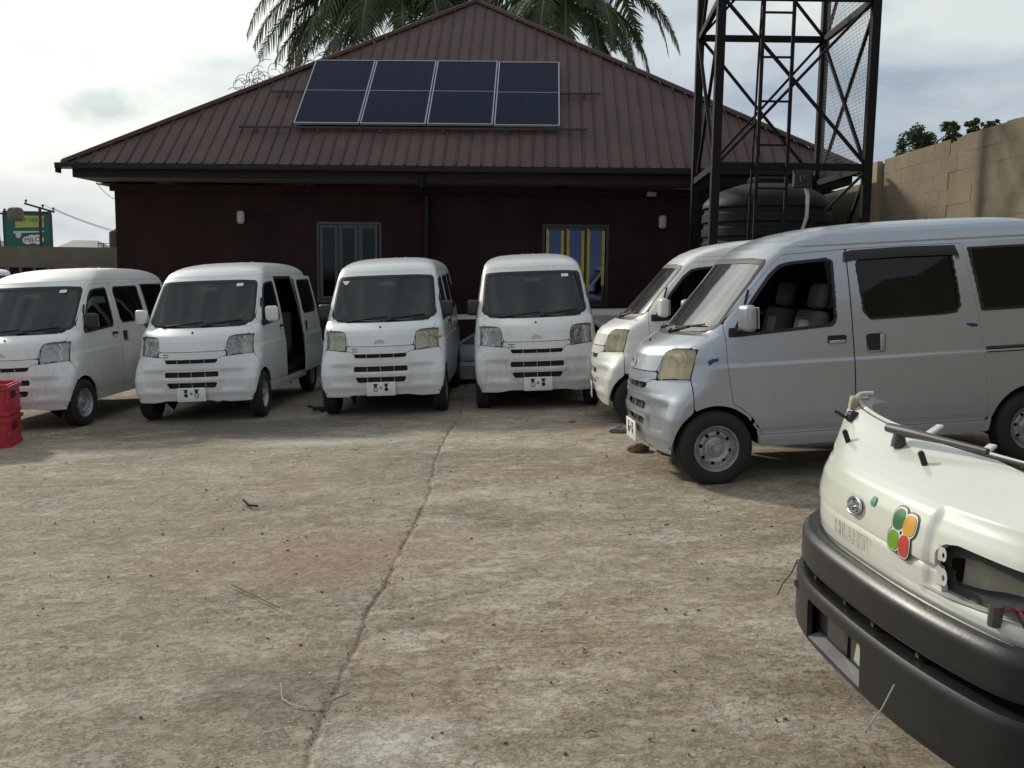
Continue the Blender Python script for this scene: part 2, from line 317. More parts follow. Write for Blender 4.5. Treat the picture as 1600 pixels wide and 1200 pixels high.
c3 = mixc(t, math_(t, 'MULTIPLY', blob(-3.0, 10.1, .8, .3), .6), c2, (.10, .088, .075))
c4 = mixc(t, math_(t, 'MULTIPLY', blob(-.4, 2.95, .22, .8), .6), c3, (.50, .48, .43))
c5 = mixc(t, math_(t, 'MULTIPLY', blob(-1.8, 9.0, .3, .3), .6), c4, (.52, .50, .45))
L(t, c5, b.inputs['Base Color']); b.inputs['Roughness'].default_value = .88; b.inputs['Specular IOR Level'].default_value = .25
hh = math_(t, 'ADD', math_(t, 'MULTIPLY', a3, .7), math_(t, 'ADD', math_(t, 'MULTIPLY', a4, .2), math_(t, 'MULTIPLY', a6, .4)))
hh = math_(t, 'ADD', hh, math_(t, 'MULTIPLY_ADD', peel, .22, math_(t, 'MULTIPLY', pit, -.5)))
bp = N(t, 'ShaderNodeBump', Strength=.9, Distance=.014); L(t, hh, bp.inputs['Height']); L(t, bp.outputs[0], b.inputs['Normal'])
me.materials.append(m); ground = link('ground', me); ground['kind'] = 'structure'
# ------------------------------------------------------------ microvan: one master skin, cut into panels
def lerp_tab(tab, z):
    zs = [a[0] for a in tab]; return [np.interp(z, zs, [a[i] for a in tab]) for i in range(1, len(tab[0]))]
#       z     xf    curve  w     xr   smoothing
TAB = [(.20, .365, .19, .700, -2.90, 30), (.24, .405, .20, .715, -2.925, 26), (.32, .422, .21, .724, -2.935, 24), (.50, .440, .27, .734, -2.94, 24),
       (.62, .440, .38, .737, -2.94, 28), (.70, .448, .54, .738, -2.94, 34), (.765, .438, .64, .738, -2.935, 40), (.83, .425, .66, .738, -2.93, 50), (.865, .412, .66, .739, -2.93, 60), (.89, .402, .65, .729, -2.93, 62),
       (.95, .375, .60, .725, -2.92, 70), (1.0, .335, .54, .720, -2.92, 80), (1.04, .275, .48, .716, -2.915, 90), (1.08, .195, .43, .712, -2.91, 100), (1.115, .120, .40, .708, -2.91, 110), (1.16, .075, .38, .704, -2.905, 110),
       (1.3, -.055, .34, .686, -2.89, 100), (1.45, -.195, .32, .661, -2.87, 90), (1.60, -.335, .30, .633, -2.84, 80), (1.64, -.375, .29, .625, -2.83, 80), (1.69, -.44, .30, .613, -2.81, 90),
       (1.703, -.455, .30, .605, -2.805, 90), (1.716, -.475, .30, .607, -2.80, 90), (1.75, -.535, .32, .592, -2.77, 120), (1.79, -.64, .36, .560, -2.72, 170), (1.82, -.75, .42, .520, -2.66, 230), (1.845, -.90, .5, .462, -2.57, 300), (1.862, -1.06, .6, .39, -2.46, 330), (1.873, -1.25, .8, .29, -2.3, 330), (1.879, -1.5, 1.2, .16, -2.05, 330)]
zl = sorted(set([round(v, 4) for v in list(np.arange(.20, 1.66, .02)) + [a[0] for a in TAB] + list(np.arange(1.66, 1.80, .012)) + list(np.arange(1.80, 1.879, .0055)) + [.255, .858, .878]]))
N1, N2, N3 = 46, 96, 22
def section(z):
    xf_, c, w, xr, K = lerp_tab(TAB, z); K = int(K)
    nf = max(6, int(w / .0125)); ys = np.linspace(0, w, nf)
    A = np.stack([xf_ - c * ys ** 2, ys], 1); x1 = A[-1, 0]; x2 = xr + .02
    ns = int((x1 - x2) / .0125); B = np.stack([np.linspace(x1, x2, ns)[1:], np.full(ns - 1, w)], 1)
    Cc = np.stack([np.linspace(x2, xr, 4)[1:-1], np.full(2, w)], 1); D = np.stack([np.full(nf, xr), np.linspace(w, 0, nf)], 1)
    P = np.concatenate([A, B, Cc, D])
    d = np.r_[0, np.cumsum(np.hypot(*np.diff(P, axis=0).T))]; n = int(d[-1] / .0125); s = np.linspace(0, d[-1], n)
    P = np.stack([np.interp(s, d, P[:, 0]), np.interp(s, d, P[:, 1])], 1)
    Q = P.copy()
    xc = (P[:, 0] < (xf_ + xr) / 2)
    for k in range(max(K, 1)):
        E_ = np.vstack([Q[1] * [1, -1], Q, Q[-2] * [1, -1]]); Q2 = .25 * E_[:-2] + .5 * Q + .25 * E_[2:]
        rear = xc & (k >= 26 + (K - 80 if K > 80 else 0)); Q = np.where(rear[:, None], Q, Q2)
    # body-side barrel
    d = np.r_[0, np.cumsum(np.hypot(*np.diff(Q, axis=0).T))]
    xa = xf_ - .42; ia = np.argmax((Q[:, 0] < xa) & (Q[:, 1] > w * .5)); xb = xr + .22; ib = np.argmax((Q[:, 0] < xb) & (Q[:, 1] > w * .3))
    if ib <= ia: ib = len(Q) - 8
    ss = np.r_[np.linspace(0, d[ia], N1), np.linspace(d[ia], d[ib], N2)[1:], np.linspace(d[ib], d[-1], N3)[1:]]
    Q = np.stack([np.interp(ss, d, Q[:, 0]), np.interp(ss, d, Q[:, 1])], 1); return Q, ss
def sstep(a, b_, x): t_ = np.clip((x - a) / (b_ - a), 0, 1); return t_ * t_ * (3 - 2 * t_)
NS = N1 + N2 + N3 - 2
MV = np.zeros((len(zl), NS, 3)); MA = np.zeros((len(zl), NS))
for j, z in enumerate(zl):
    q, ss = section(z); MV[j, :, :2] = q; MV[j, :, 2] = z; MA[j] = ss
def gridnorm(V):
    du = np.gradient(V, axis=1); dv = np.gradient(V, axis=0); n = np.cross(du, dv); n /= np.linalg.norm(n, axis=2, keepdims=True) + 1e-12
    return n
MN = gridnorm(MV); MN[:, 0, 1] = 0
if MN[20, 20, 0] < 0: MN = -MN
# pressed relief in the bumper, sill and rear
y_, z_, x_ = MV[..., 1], MV[..., 2], MV[..., 0]; fr = (x_ > .0)
rec = sstep(.335, .35, y_) * sstep(.61, .585, y_ - .12 * (z_ - .5)) * sstep(.385, .405, z_) * sstep(.612, .595, z_) * fr
MV -= MN * (rec * .016)[..., None]
bar = np.exp(-((z_ - .508) / .024) ** 2) * sstep(.42, .33, y_) * fr; MV += MN * (bar * .006)[..., None]
lip = sstep(.335, .322, z_) * fr; MV -= MN * (lip * .010)[..., None]
mid = np.exp(-((z_ - .640) / .016) ** 2) * sstep(.60, .5, y_) * fr; MV += MN * (mid * .006)[..., None]
gut = np.exp(-((z_ - .375) / .014) ** 2) * (x_ < -.36); MV -= MN * (gut * .006)[..., None]
MN = gridnorm(MV);
if MN[20, 20, 0] < 0: MN = -MN
MN[:, 0, 1] = 0; MN /= np.linalg.norm(MN, axis=2, keepdims=True)
def poly_sdf(px, pz, poly):
    P = np.array(poly); d = np.full(px.shape, 1e9); ins = np.zeros(px.shape, bool)
    for i in range(len(P)):
        a, b_ = P[i], P[(i + 1) % len(P)]; e = b_ - a; wx, wz = px - a[0], pz - a[1]
        h = np.clip((wx * e[0] + wz * e[1]) / (e @ e), 0, 1); d = np.minimum(d, np.hypot(wx - e[0] * h, wz - e[1] * h))
        c = ((a[1] <= pz) != (b_[1] <= pz)) & (px < (b_[0] - a[0]) * (pz - a[1]) / (b_[1] - a[1] + 1e-12) + a[0]); ins ^= c
    return np.where(ins, -d, d)
def clipgrid(V, NN, g, thick=.014, off=0.0, minj=0):
    """keep g<0 part of a quad grid; returned verts/faces, with the cut edge folded inward."""
    nj, ni = g.shape; key = {}; OV = []; ON = []; F = []
    neg = g < 0; anyn = neg[:-1, :-1] | neg[1:, :-1] | neg[:-1, 1:] | neg[1:, 1:]
    def vert(j, i):
        k = (j, i)
        if k not in key: key[k] = len(OV); OV.append(V[j, i]); ON.append(NN[j, i])
        return key[k]
    def cross_(a, b_):
        k = (a, b_) if a < b_ else (b_, a)
        if k not in key:
            ga, gb = g[k[0]], g[k[1]]; t_ = ga / (ga - gb); t_ = min(max(t_, .02), .98)
            key[k] = len(OV); OV.append(V[k[0]] * (1 - t_) + V[k[1]] * t_); ON.append(NN[k[0]] * (1 - t_) + NN[k[1]] * t_)
        return key[k]
    for j, i in zip(*np.nonzero(anyn)):
        q = [(j, i), (j, i + 1), (j + 1, i + 1), (j + 1, i)]; s4 = [neg[a] for a in q]
        if all(s4): F.append([vert(*a) for a in q]); continue
        f = []
        for a in range(4):
            A, B = q[a], q[(a + 1) % 4]
            if s4[a]: f.append(vert(*A))
            if s4[a] != s4[(a + 1) % 4]: f.append(cross_(A, B))
        if len(f) > 2: F.append(f)
    OV = np.array(OV) + np.array(ON) * off; ON = np.array(ON)
    if thick:
        ec = {}
        for f in F:
            for a in range(len(f)):
                e = (f[a], f[(a + 1) % len(f)]); ec[tuple(sorted(e))] = ec.get(tuple(sorted(e)), 0) + 1
        new = {}; extra = []; OVl = list(OV)
        sym = lambda v: abs(OV[v][1]) < 1e-4
        for f in list(F):
            for a in range(len(f)):
                e = (f[a], f[(a + 1) % len(f)])
                if ec[tuple(sorted(e))] == 1 and not (sym(e[0]) and sym(e[1])):
                    for v in e:
                        if v not in new: new[v] = len(OVl); OVl.append(OV[v] - ON[v] * thick)
                    extra.append([e[1], e[0], new[e[0]], new[e[1]]])
        F = F + extra; OV = np.array(OVl)
    return OV, F
FLIP = np.dot(np.cross(MV[20, 21] - MV[20, 20], MV[21, 20] - MV[20, 20]), MN[20, 20]) < 0
def mkpanel(name, g, mat, thick=.014, off=0., mode='left', V=None, NN=None, smooth=38, js=None):
    V = MV if V is None else V; NN = MN if NN is None else NN
    OV, F = clipgrid(V, NN, g, thick, off)
    if FLIP: F = [f[::-1] for f in F]
    if mode == 'left': return mesh(name, OV, F, mat, smooth)
    mV = OV * [1, -1, 1]; mF = [f[::-1] for f in F]
    if mode == 'right': return mesh(name, mV, mF, mat, smooth)
    n = len(OV); AV = np.vstack([OV, mV]); AF = [list(f) for f in F] + [[i + n for i in f] for f in mF]
    bm = bmesh.new(); vs = [bm.verts.new(v) for v in AV]
    for f in AF:
        try: bm.faces.new([vs[i] for i in f])
        except ValueError: pass
    bmesh.ops.remove_doubles(bm, verts=[v for v in bm.verts if abs(v.co.y) < 2e-4], dist=3e-4)
    me = bpy.data.meshes.new(name); bm.to_mesh(me); bm.free(); me.materials.append(mat)
    me.polygons.foreach_set('use_smooth', [True] * len(me.polygons)); me.set_sharp_from_angle(angle=R(smooth)); me.update(); return me
xs, ys_, zs_, as_ = MV[..., 0], MV[..., 1], MV[..., 2], MA
FRONT = -(xs - (-1.2)) ; REAR = xs + 2.5     # <0 in front half / rear
side_ok = .35 - ys_                          # <0 where on the side
def A_at(x, y, z):
    j = int(np.argmin(np.abs(np.array(zl) - z))); i = int(np.argmin(np.hypot(MV[j, :, 0] - x, MV[j, :, 1] - y))); return MA[j, i]
def mx(*a): r = a[0]; [r := np.maximum(r, k) for k in a[1:]]; return r
def mn(*a): r = a[0]; [r := np.minimum(r, k) for k in a[1:]]; return r
aot = A_at(.112, .69, .99); aob = A_at(.165, .70, .785)
G = {}
G['arch_f'] = mx(np.hypot(xs + .02, zs_ - .27) - .325, side_ok); G['arch_r'] = mx(np.hypot(xs + 2.45, zs_ - .27) - .34, side_ok)
fd = [(-.345, 1.61), (-.24, 1.40), (-.145, 1.25), (-.112, 1.16), (-.118, .885), (-.135, .72), (-.152, .60), (-.222, .559), (-.29, .497), (-.34, .419), (-.361, .362), (-1.07, .362), (-1.048, 1.672), (-.56, 1.655), (-.42, 1.635)]
sd = [(-1.078, .362), (-1.055, 1.675), (-1.935, 1.675), (-2.02, 1.17), (-2.055, .90), (-2.075, .60), (-2.085, .50), (-2.09, .362)]
fwn = [(-.172, 1.085), (-.185, 1.145), (-.25, 1.25), (-.367, 1.40), (-.467, 1.52), (-.545, 1.585), (-.62, 1.60), (-.91, 1.618), (-.945, 1.59), (-.945, 1.17), (-.915, 1.125)]
swn = [(-1.14, 1.60), (-1.115, 1.56), (-1.145, 1.22), (-1.20, 1.155), (-1.85, 1.165), (-1.895, 1.22), (-1.86, 1.60), (-1.83, 1.625), (-1.17, 1.62)]
rwn = [(-1.985, 1.64), (-2.055, 1.175), (-2.74, 1.18), (-2.69, 1.64)]
fd_s, sd_s = poly_sdf(xs, zs_, fd), poly_sdf(xs, zs_, sd); fw_s, sw_s, rw_s = [poly_sdf(xs, zs_, q) for q in (fwn, swn, rwn)]
ws = poly_sdf(as_, zs_, [(-1, 1.112), (.50, 1.125), (.63, 1.14), (.655, 1.17), (.612, 1.59), (.585, 1.63), (.4, 1.643), (-1, 1.65)]); G['ws'] = mx(ws, FRONT)
G['hl'] = mx(poly_sdf(as_, zs_, [(A_at(.30, .43, .97), .985), (.475, 1.0), (aot, 1.005), (aob, .79), (.50, .775), (.425, .768)]), FRONT)
hood = poly_sdf(as_, zs_, [(-1, .830), (.395, .833), (.43, .99), (.50, 1.008), (.655, 1.012), (.66, 1.095), (.5, 1.095), (-1, 1.085)]); G['hood'] = mx(hood, FRONT)
bot = np.interp(ys_, [0, .33, .36, .47, .72], [.262, .262, .255, .236, .240]) - zs_
G['bump'] = mx(zs_ - np.interp(ys_, [0, .30, .36, .42, .75], [.738, .738, .768, .768, .79]), .145 - xs, bot, -G['arch_f'], -G['hl'] + .004)
def trap(z0, z1, y0, y1): return poly_sdf(ys_, zs_, [(-1, z0), (y0, z0), (y1, z1), (-1, z1)])
slots = mn(trap(.698, .727, .29, .318), trap(.538, .600, .315, .318), trap(.408, .475, .27, .305)) ; G['slots'] = mx(slots, FRONT)
G['strip'] = mx(zs_ - .826, np.interp(ys_, [0, .30, .36, .42], [.744, .744, .774, .774]) - zs_, as_ - .41, FRONT)
vents = mx(mn(poly_sdf(ys_, zs_, [(.255, .795), (.335, .795), (.335, .806), (.255, .806)]), poly_sdf(ys_, zs_, [(.255, .768), (.335, .768), (.335, .779), (.255, .779)])), FRONT)
cowl = mx(poly_sdf(as_, zs_, [(-1, 1.088), (.5, 1.098), (.58, 1.112), (.58, 1.128), (.50, 1.121), (-1, 1.109)]), FRONT)
rwnd = mx(poly_sdf(ys_, zs_, [(-1, 1.15), (.50, 1.15), (.53, 1.2), (.49, 1.55), (.45, 1.6), (-1, 1.6)]), xs + 2.6)
tail = mx(poly_sdf(ys_, zs_, [(.56, .75), (.80, .75), (.80, 1.1), (.56, 1.1)]), xs + 2.8)
sill = np.where(xs > -.2, .24, np.where(xs < -2.6, .30, .27)) - zs_
gp = .0035
whole = mx(sill, -G['arch_f'], -G['arch_r'])
body = mx(whole, -mx(fd_s, np.maximum(side_ok, .668 - as_)) + gp, -mx(sd_s, side_ok) + gp, -mx(rw_s, side_ok), -G['ws'], -G['hl'] + gp, -G['hood'] + gp, -G['strip'] + gp, -cowl, -rwnd, -tail)
body = mx(body, -mx(.145 - xs - gp, zs_ - .79, FRONT) + gp)
body = mx(body, -mx(zs_ - .83, as_ - .43, FRONT))
VM = {}
def pan(name, g, mat=BLK, mode='left', **k): VM[name + '_' + mode] = mkpanel(name, g, mat, mode=mode, **k)
PW = P_['white_a']
pan('body', body, PW, 'both'); 
# roof cap closes the top ring
ring = MV[-1]; nr = len(ring); cap = bmesh.new(); cap.from_mesh(VM['body_both'])
vv = [cap.verts.new(tuple(ring[i])) for i in range(nr)] + [cap.verts.new(tuple(ring[i] * [1, -1, 1])) for i in range(nr)]
spine = [cap.verts.new((ring[i, 0] * .97 - .05, 0, 1.8805)) for i in range(0, nr)]
for i in range(nr - 1):
    for o_ in (0, nr):
        try: f = cap.faces.new((vv[o_ + i], vv[o_ + i + 1], spine[i + 1], spine[i])); f.smooth = True
        except ValueError: pass
bmesh.ops.remove_doubles(cap, verts=[v for v in cap.verts if v.co.z > 1.8785], dist=4e-4); bmesh.ops.recalc_face_normals(cap, faces=[f for f in cap.faces if all(v.co.z > 1.878 for v in f.verts)])
cap.to_mesh(VM['body_both']); cap.free()
dfr = np.maximum(side_ok, .668 - as_); fdoor = mx(fd_s, dfr, -G['arch_f'], -fw_s); sdoor = mx(sd_s, side_ok, -G['arch_r'], -sw_s)
for md in ('left', 'right'):
    pan('door', fdoor + .0, PW, md); pan('sliding_door', sdoor + .0, PW, md, off=.004)
    pan('window', mx(fw_s, side_ok), GLW, md, thick=0, off=-.010); pan('swindow', mx(sw_s, side_ok), GLW, md, thick=0, off=-.006); pan('rwindow', mx(rw_s, side_ok), GLW, md, thick=.004, off=-.004)
    for nm, g0, w_ in (('seal', fw_s, .020), ('sseal', sw_s, .016), ('rseal', rw_s, .018)):
        pan(nm, mx(g0 - .004, -(g0 + w_), side_ok), BLK, md, thick=.012, off=.0055)
    pan('headlight', mx(G['hl'] + .006), LENS, md, thick=.0, off=.002)
    pan('lampbowl', mx(G['hl'] + .002, as_ - .60), CHROMEC, md, thick=.0, off=-.024); pan('lampside', mx(G['hl'] + .002, .60 - as_), LAMPG, md, thick=.0, off=-.022)
    pan('lampedge', mx(G['hl'] - .001, -(G['hl'] + .009)), BLK, md, thick=.045, off=-.001); pan('taillight', tail + .003, flat('tail lamp red', (.25, .01, .01), .2) if md == 'left' else VM['taillight_left'].materials[0], md)
pan('hood', G['hood'], PW, 'both'); pan('front_panel', G['strip'], PW, 'both')
pan('bumper', mx(G['bump'], -G['slots']), PW, 'both', thick=.022)
pan('grille', mx(G['slots'] - .03), LINER, 'both', thick=0, off=-.045); 
pan('windscreen', G['ws'] - .004, GLS, 'both', thick=.004, off=-.002)
pan('windscreen_border', mx(G['ws'] - .002, -(G['ws'] + np.where(zs_ > 1.5, .035, .028))), BLK, 'both', thick=.006, off=.0015)
pan('cowl', cowl - .004, TRIM, 'both', thick=.01, off=-.006)
pan('rear_window', rwnd, GLW, 'both', thick=.01, off=-.002)
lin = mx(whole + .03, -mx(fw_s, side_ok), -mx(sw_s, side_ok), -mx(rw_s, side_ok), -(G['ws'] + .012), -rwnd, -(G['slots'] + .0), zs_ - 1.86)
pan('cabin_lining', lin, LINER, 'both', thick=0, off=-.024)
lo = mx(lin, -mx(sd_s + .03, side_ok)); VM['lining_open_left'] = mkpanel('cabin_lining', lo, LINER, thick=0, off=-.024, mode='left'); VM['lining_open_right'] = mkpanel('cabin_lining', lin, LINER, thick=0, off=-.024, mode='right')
# vertical bars in the grille
vb_ = MB()
for zz in (.800, .772):
    for q in range(4):
        y0, y1 = -.332 + q * .018, -.332 + (q + 1) * .018; f0, f1 = [float(np.interp(abs(a), MV[int(np.argmin(np.abs(np.array(zl) - zz))), :30, 1], MV[int(np.argmin(np.abs(np.array(zl) - zz))), :30, 0])) for a in (y0, y1)]
        vb_.add([(f0 + .0015, y0, zz - .0045), (f1 + .0015, y1, zz - .0045), (f1 + .0015, y1, zz + .0045), (f0 + .0015, y0, zz + .0045)], [(0, 1, 2, 3)])
VM['ventback_both'] = vb_.mesh('vent_slots', LINER)
g_ = MB()
for yy in (-.16, -.003, .155):
    for z0, z1, xo in ((.698, .727, .425), (.538, .60, .415), (.408, .475, .41)):
        g_.box((xo - .42 * yy * yy - .03, yy - .004, z0 - .01), (xo - .42 * yy * yy - .008, yy + .004, z1 + .01))
VM['grille_bars'] = g_.mesh('bars', LAMPG)
# wheels: axis along local y
def wheel():
    t_ = MB(); ro, ri, w = .278, .170, .075
    prof = [(ri, -w + .008), (ri + .012, -w), (.20, -w - .006), (.24, -w - .006), (.262, -w + .006), (ro - .003, -w + .022)]
    for q in (-.045, -.02, .005, .03): prof += [(ro, q - .009), (ro, q + .009), (ro - .009, q + .0105), (ro - .009, q + .014)]
    prof += [(ro - .003, w - .022), (.262, w - .006), (.24, w + .006), (.20, w + .006), (ri + .012, w), (ri, w - .008), (ri - .01, 0), (ri, -w + .008)]
    Mx = RX(-90); t_.lathe(prof, 48, Mx); VM['tyre'] = t_.mesh('tyre', TYRE, 35)
    nth, rr = 96, np.array([.0, .014, .028, .030, .032, .040, .052, .060, .068, .076, .084, .092, .100, .108, .116, .124, .130, .136, .141, .146, .152, .158, .164, .172, .176])
    zz = np.interp(rr, [0, .028, .0305, .052, .06, .078, .10, .122, .130, .138, .150, .158, .165, .171, .176], [.066, .066, .040, .040, .030, .022, .040, .036, .015, .010, .018, .055, .066, .068, .060])
    th = np.linspace(0, 2 * np.pi, nth + 1); RR, TH = np.meshgrid(rr, th, indexing='ij'); ZZ = np.repeat(zz[:, None], nth + 1, 1)
    V = np.stack([RR * np.cos(TH), ZZ, RR * np.sin(TH)], -1); NN = np.zeros_like(V); NN[..., 1] = 1
    g = np.full(RR.shape, -1.)
    for k in range(8):
        a = k * math.pi / 4 + .2; g = np.maximum(g, .0155 - np.sqrt(((RR - .112) * 1.25) ** 2 + (RR * ((TH - a + np.pi) % (2 * np.pi) - np.pi) * .95) ** 2))
    for k in range(4):
        a = k * math.pi / 2 + .4; g = np.maximum(g, .0065 - np.hypot(V[..., 0] - .046 * math.cos(a), V[..., 2] - .046 * math.sin(a)))
    OV, F = clipgrid(V, NN, g, .012); VM['rim'] = mesh('rim', OV, F, RIM, 30)
    b_ = MB(); b_.lathe([(.172, .03), (.165, -.06), (.0, -.06)], 40, Mx); b_.lathe([(.09, -.055), (.09, -.01), (.0, -.01)], 24, Mx); VM['drum'] = b_.mesh('brake_drum', LINER, 40)
    h = MB()
    for k in range(4):
        a = k * math.pi / 2 + .4; h.lathe([(.009, .035), (.009, .052), (.004, .054), (0, .054)], 8, T(.046 * math.cos(a), 0, .046 * math.sin(a)) @ Mx)
    VM['nuts'] = h.mesh('wheel_nut', RIM)
wheel()
# interior
def seatm():
    b_ = MB(); V, F = rbox(.46, .46, .16, .05); b_.add(xf(V, T(-.62, 0, .62)), F); V, F = rbox(.12, .44, .62, .05); b_.add(xf(V, T(-.86, 0, .92) @ RY(-14)), F)
    V, F = rbox(.09, .25, .20, .04); b_.add(xf(V, T(-.975, 0, 1.33) @ RY(-14)), F); V, F = rbox(.38, .42, .22, .03); b_.add(xf(V, T(-.62, 0, .48)), F)
    VM['seat'] = b_.mesh('seat', SEAT, 40)
    b_ = MB(); V, F = rbox(.125, .22, .48, .05); b_.add(xf(V, T(-.853, 0, .93) @ RY(-14)), F); VM['seat_insert'] = b_.mesh('seat_insert', SEAT2, 40)
    b_ = MB(); V, F = rbox(.42, 1.1, .15, .05); b_.add(xf(V, T(-1.9, 0, .66)), F); V, F = rbox(.12, 1.1, .52, .05); b_.add(xf(V, T(-2.1, 0, .92) @ RY(-10)), F); VM['bench'] = b_.mesh('rear_bench', SEAT, 40)
    b_ = MB(); V, F = rbox(.30, 1.08, .18, .05); b_.add(xf(V, T(-.12, 0, .975)), F); V, F = rbox(.2, 1.08, .3, .04); b_.add(xf(V, T(-.10, 0, .8)), F); VM['dashboard'] = b_.mesh('dashboard', LINER, 40)
    b_ = MB(); Mw = T(-.28, 0, 1.05) @ RY(38)
    b_.tube([Mw @ Vector((.185 * math.cos(a), .185 * math.sin(a), 0)) for a in np.linspace(0, 2 * math.pi, 33)], .014, 8, False)
    for a in (-1.57, 1.57, 3.14): b_.bar(Mw @ Vector((0, 0, 0)), Mw @ Vector((.18 * math.cos(a), .18 * math.sin(a), 0)), .03, .015)
    b_.tube([Mw @ Vector((0, 0, .02)), Mw @ Vector((0, 0, -.3))], .03, 8); VM['steering_wheel'] = b_.mesh('steering_wheel', BLK, 40)
    b_ = MB(); b_.box((-2.85, -.66, .40), (-.36, .66, .43)); b_.box((-.36, -.45, .40), (.36, .45, .44)); b_.box((-.40, -.62, .42), (-.36, .62, .70)); b_.box((-2.7, -.35, .26), (.0, -.27, .36)); b_.box((-2.7, .27, .26), (.0, .35, .36))
    for x0 in (-.02, -2.45): b_.tube([(x0, -.6, .27), (x0, .6, .27)], .035, 10)
    b_.box((-1.6, -.25, .24), (-.7, .25, .36)); b_.box((.02, -.4, .30), (.12, .4, .40)); VM['underbody'] = b_.mesh('underbody', LINER)
    for s_2 in (-1, 1):
        for x0, r_ in ((-.02, .336), (-2.45, .351)):
            b_ = MB(); pr = [(x0 + r_ * math.cos(a), .27 + r_ * math.sin(a)) for a in np.linspace(.03, math.pi - .03, 20)]
            V = [(px, s_2 * yy, pz) for px, pz in pr for yy in (.665, .40)]; b_.add(V, [(2 * i, 2 * i + 1, 2 * i + 3, 2 * i + 2) for i in range(19)]); n0 = len(V)
            b_.add([(px, s_2 * .40, pz) for px, pz in pr] + [(x0, s_2 * .40, .1)], [(i, i + 1, 20) for i in range(19)]); VM['arch_liner%d%d' % (s_2, x0 < -1)] = b_.mesh('arch_liner', LINER)
seatm()
def sidey(x, z):      # body-side y at (x,z)
    j = int(np.argmin(np.abs(np.array(zl) - z))); m_ = MV[j, :, 1] > .35; q = MV[j][m_]; return float(np.interp(-x, -q[:, 0], q[:, 1]))
def frontx(y, z):
    j = int(np.argmin(np.abs(np.array(zl) - z))); q = MV[j, :N1 - 6]; return float(np.interp(abs(y), q[:, 1], q[:, 0]))
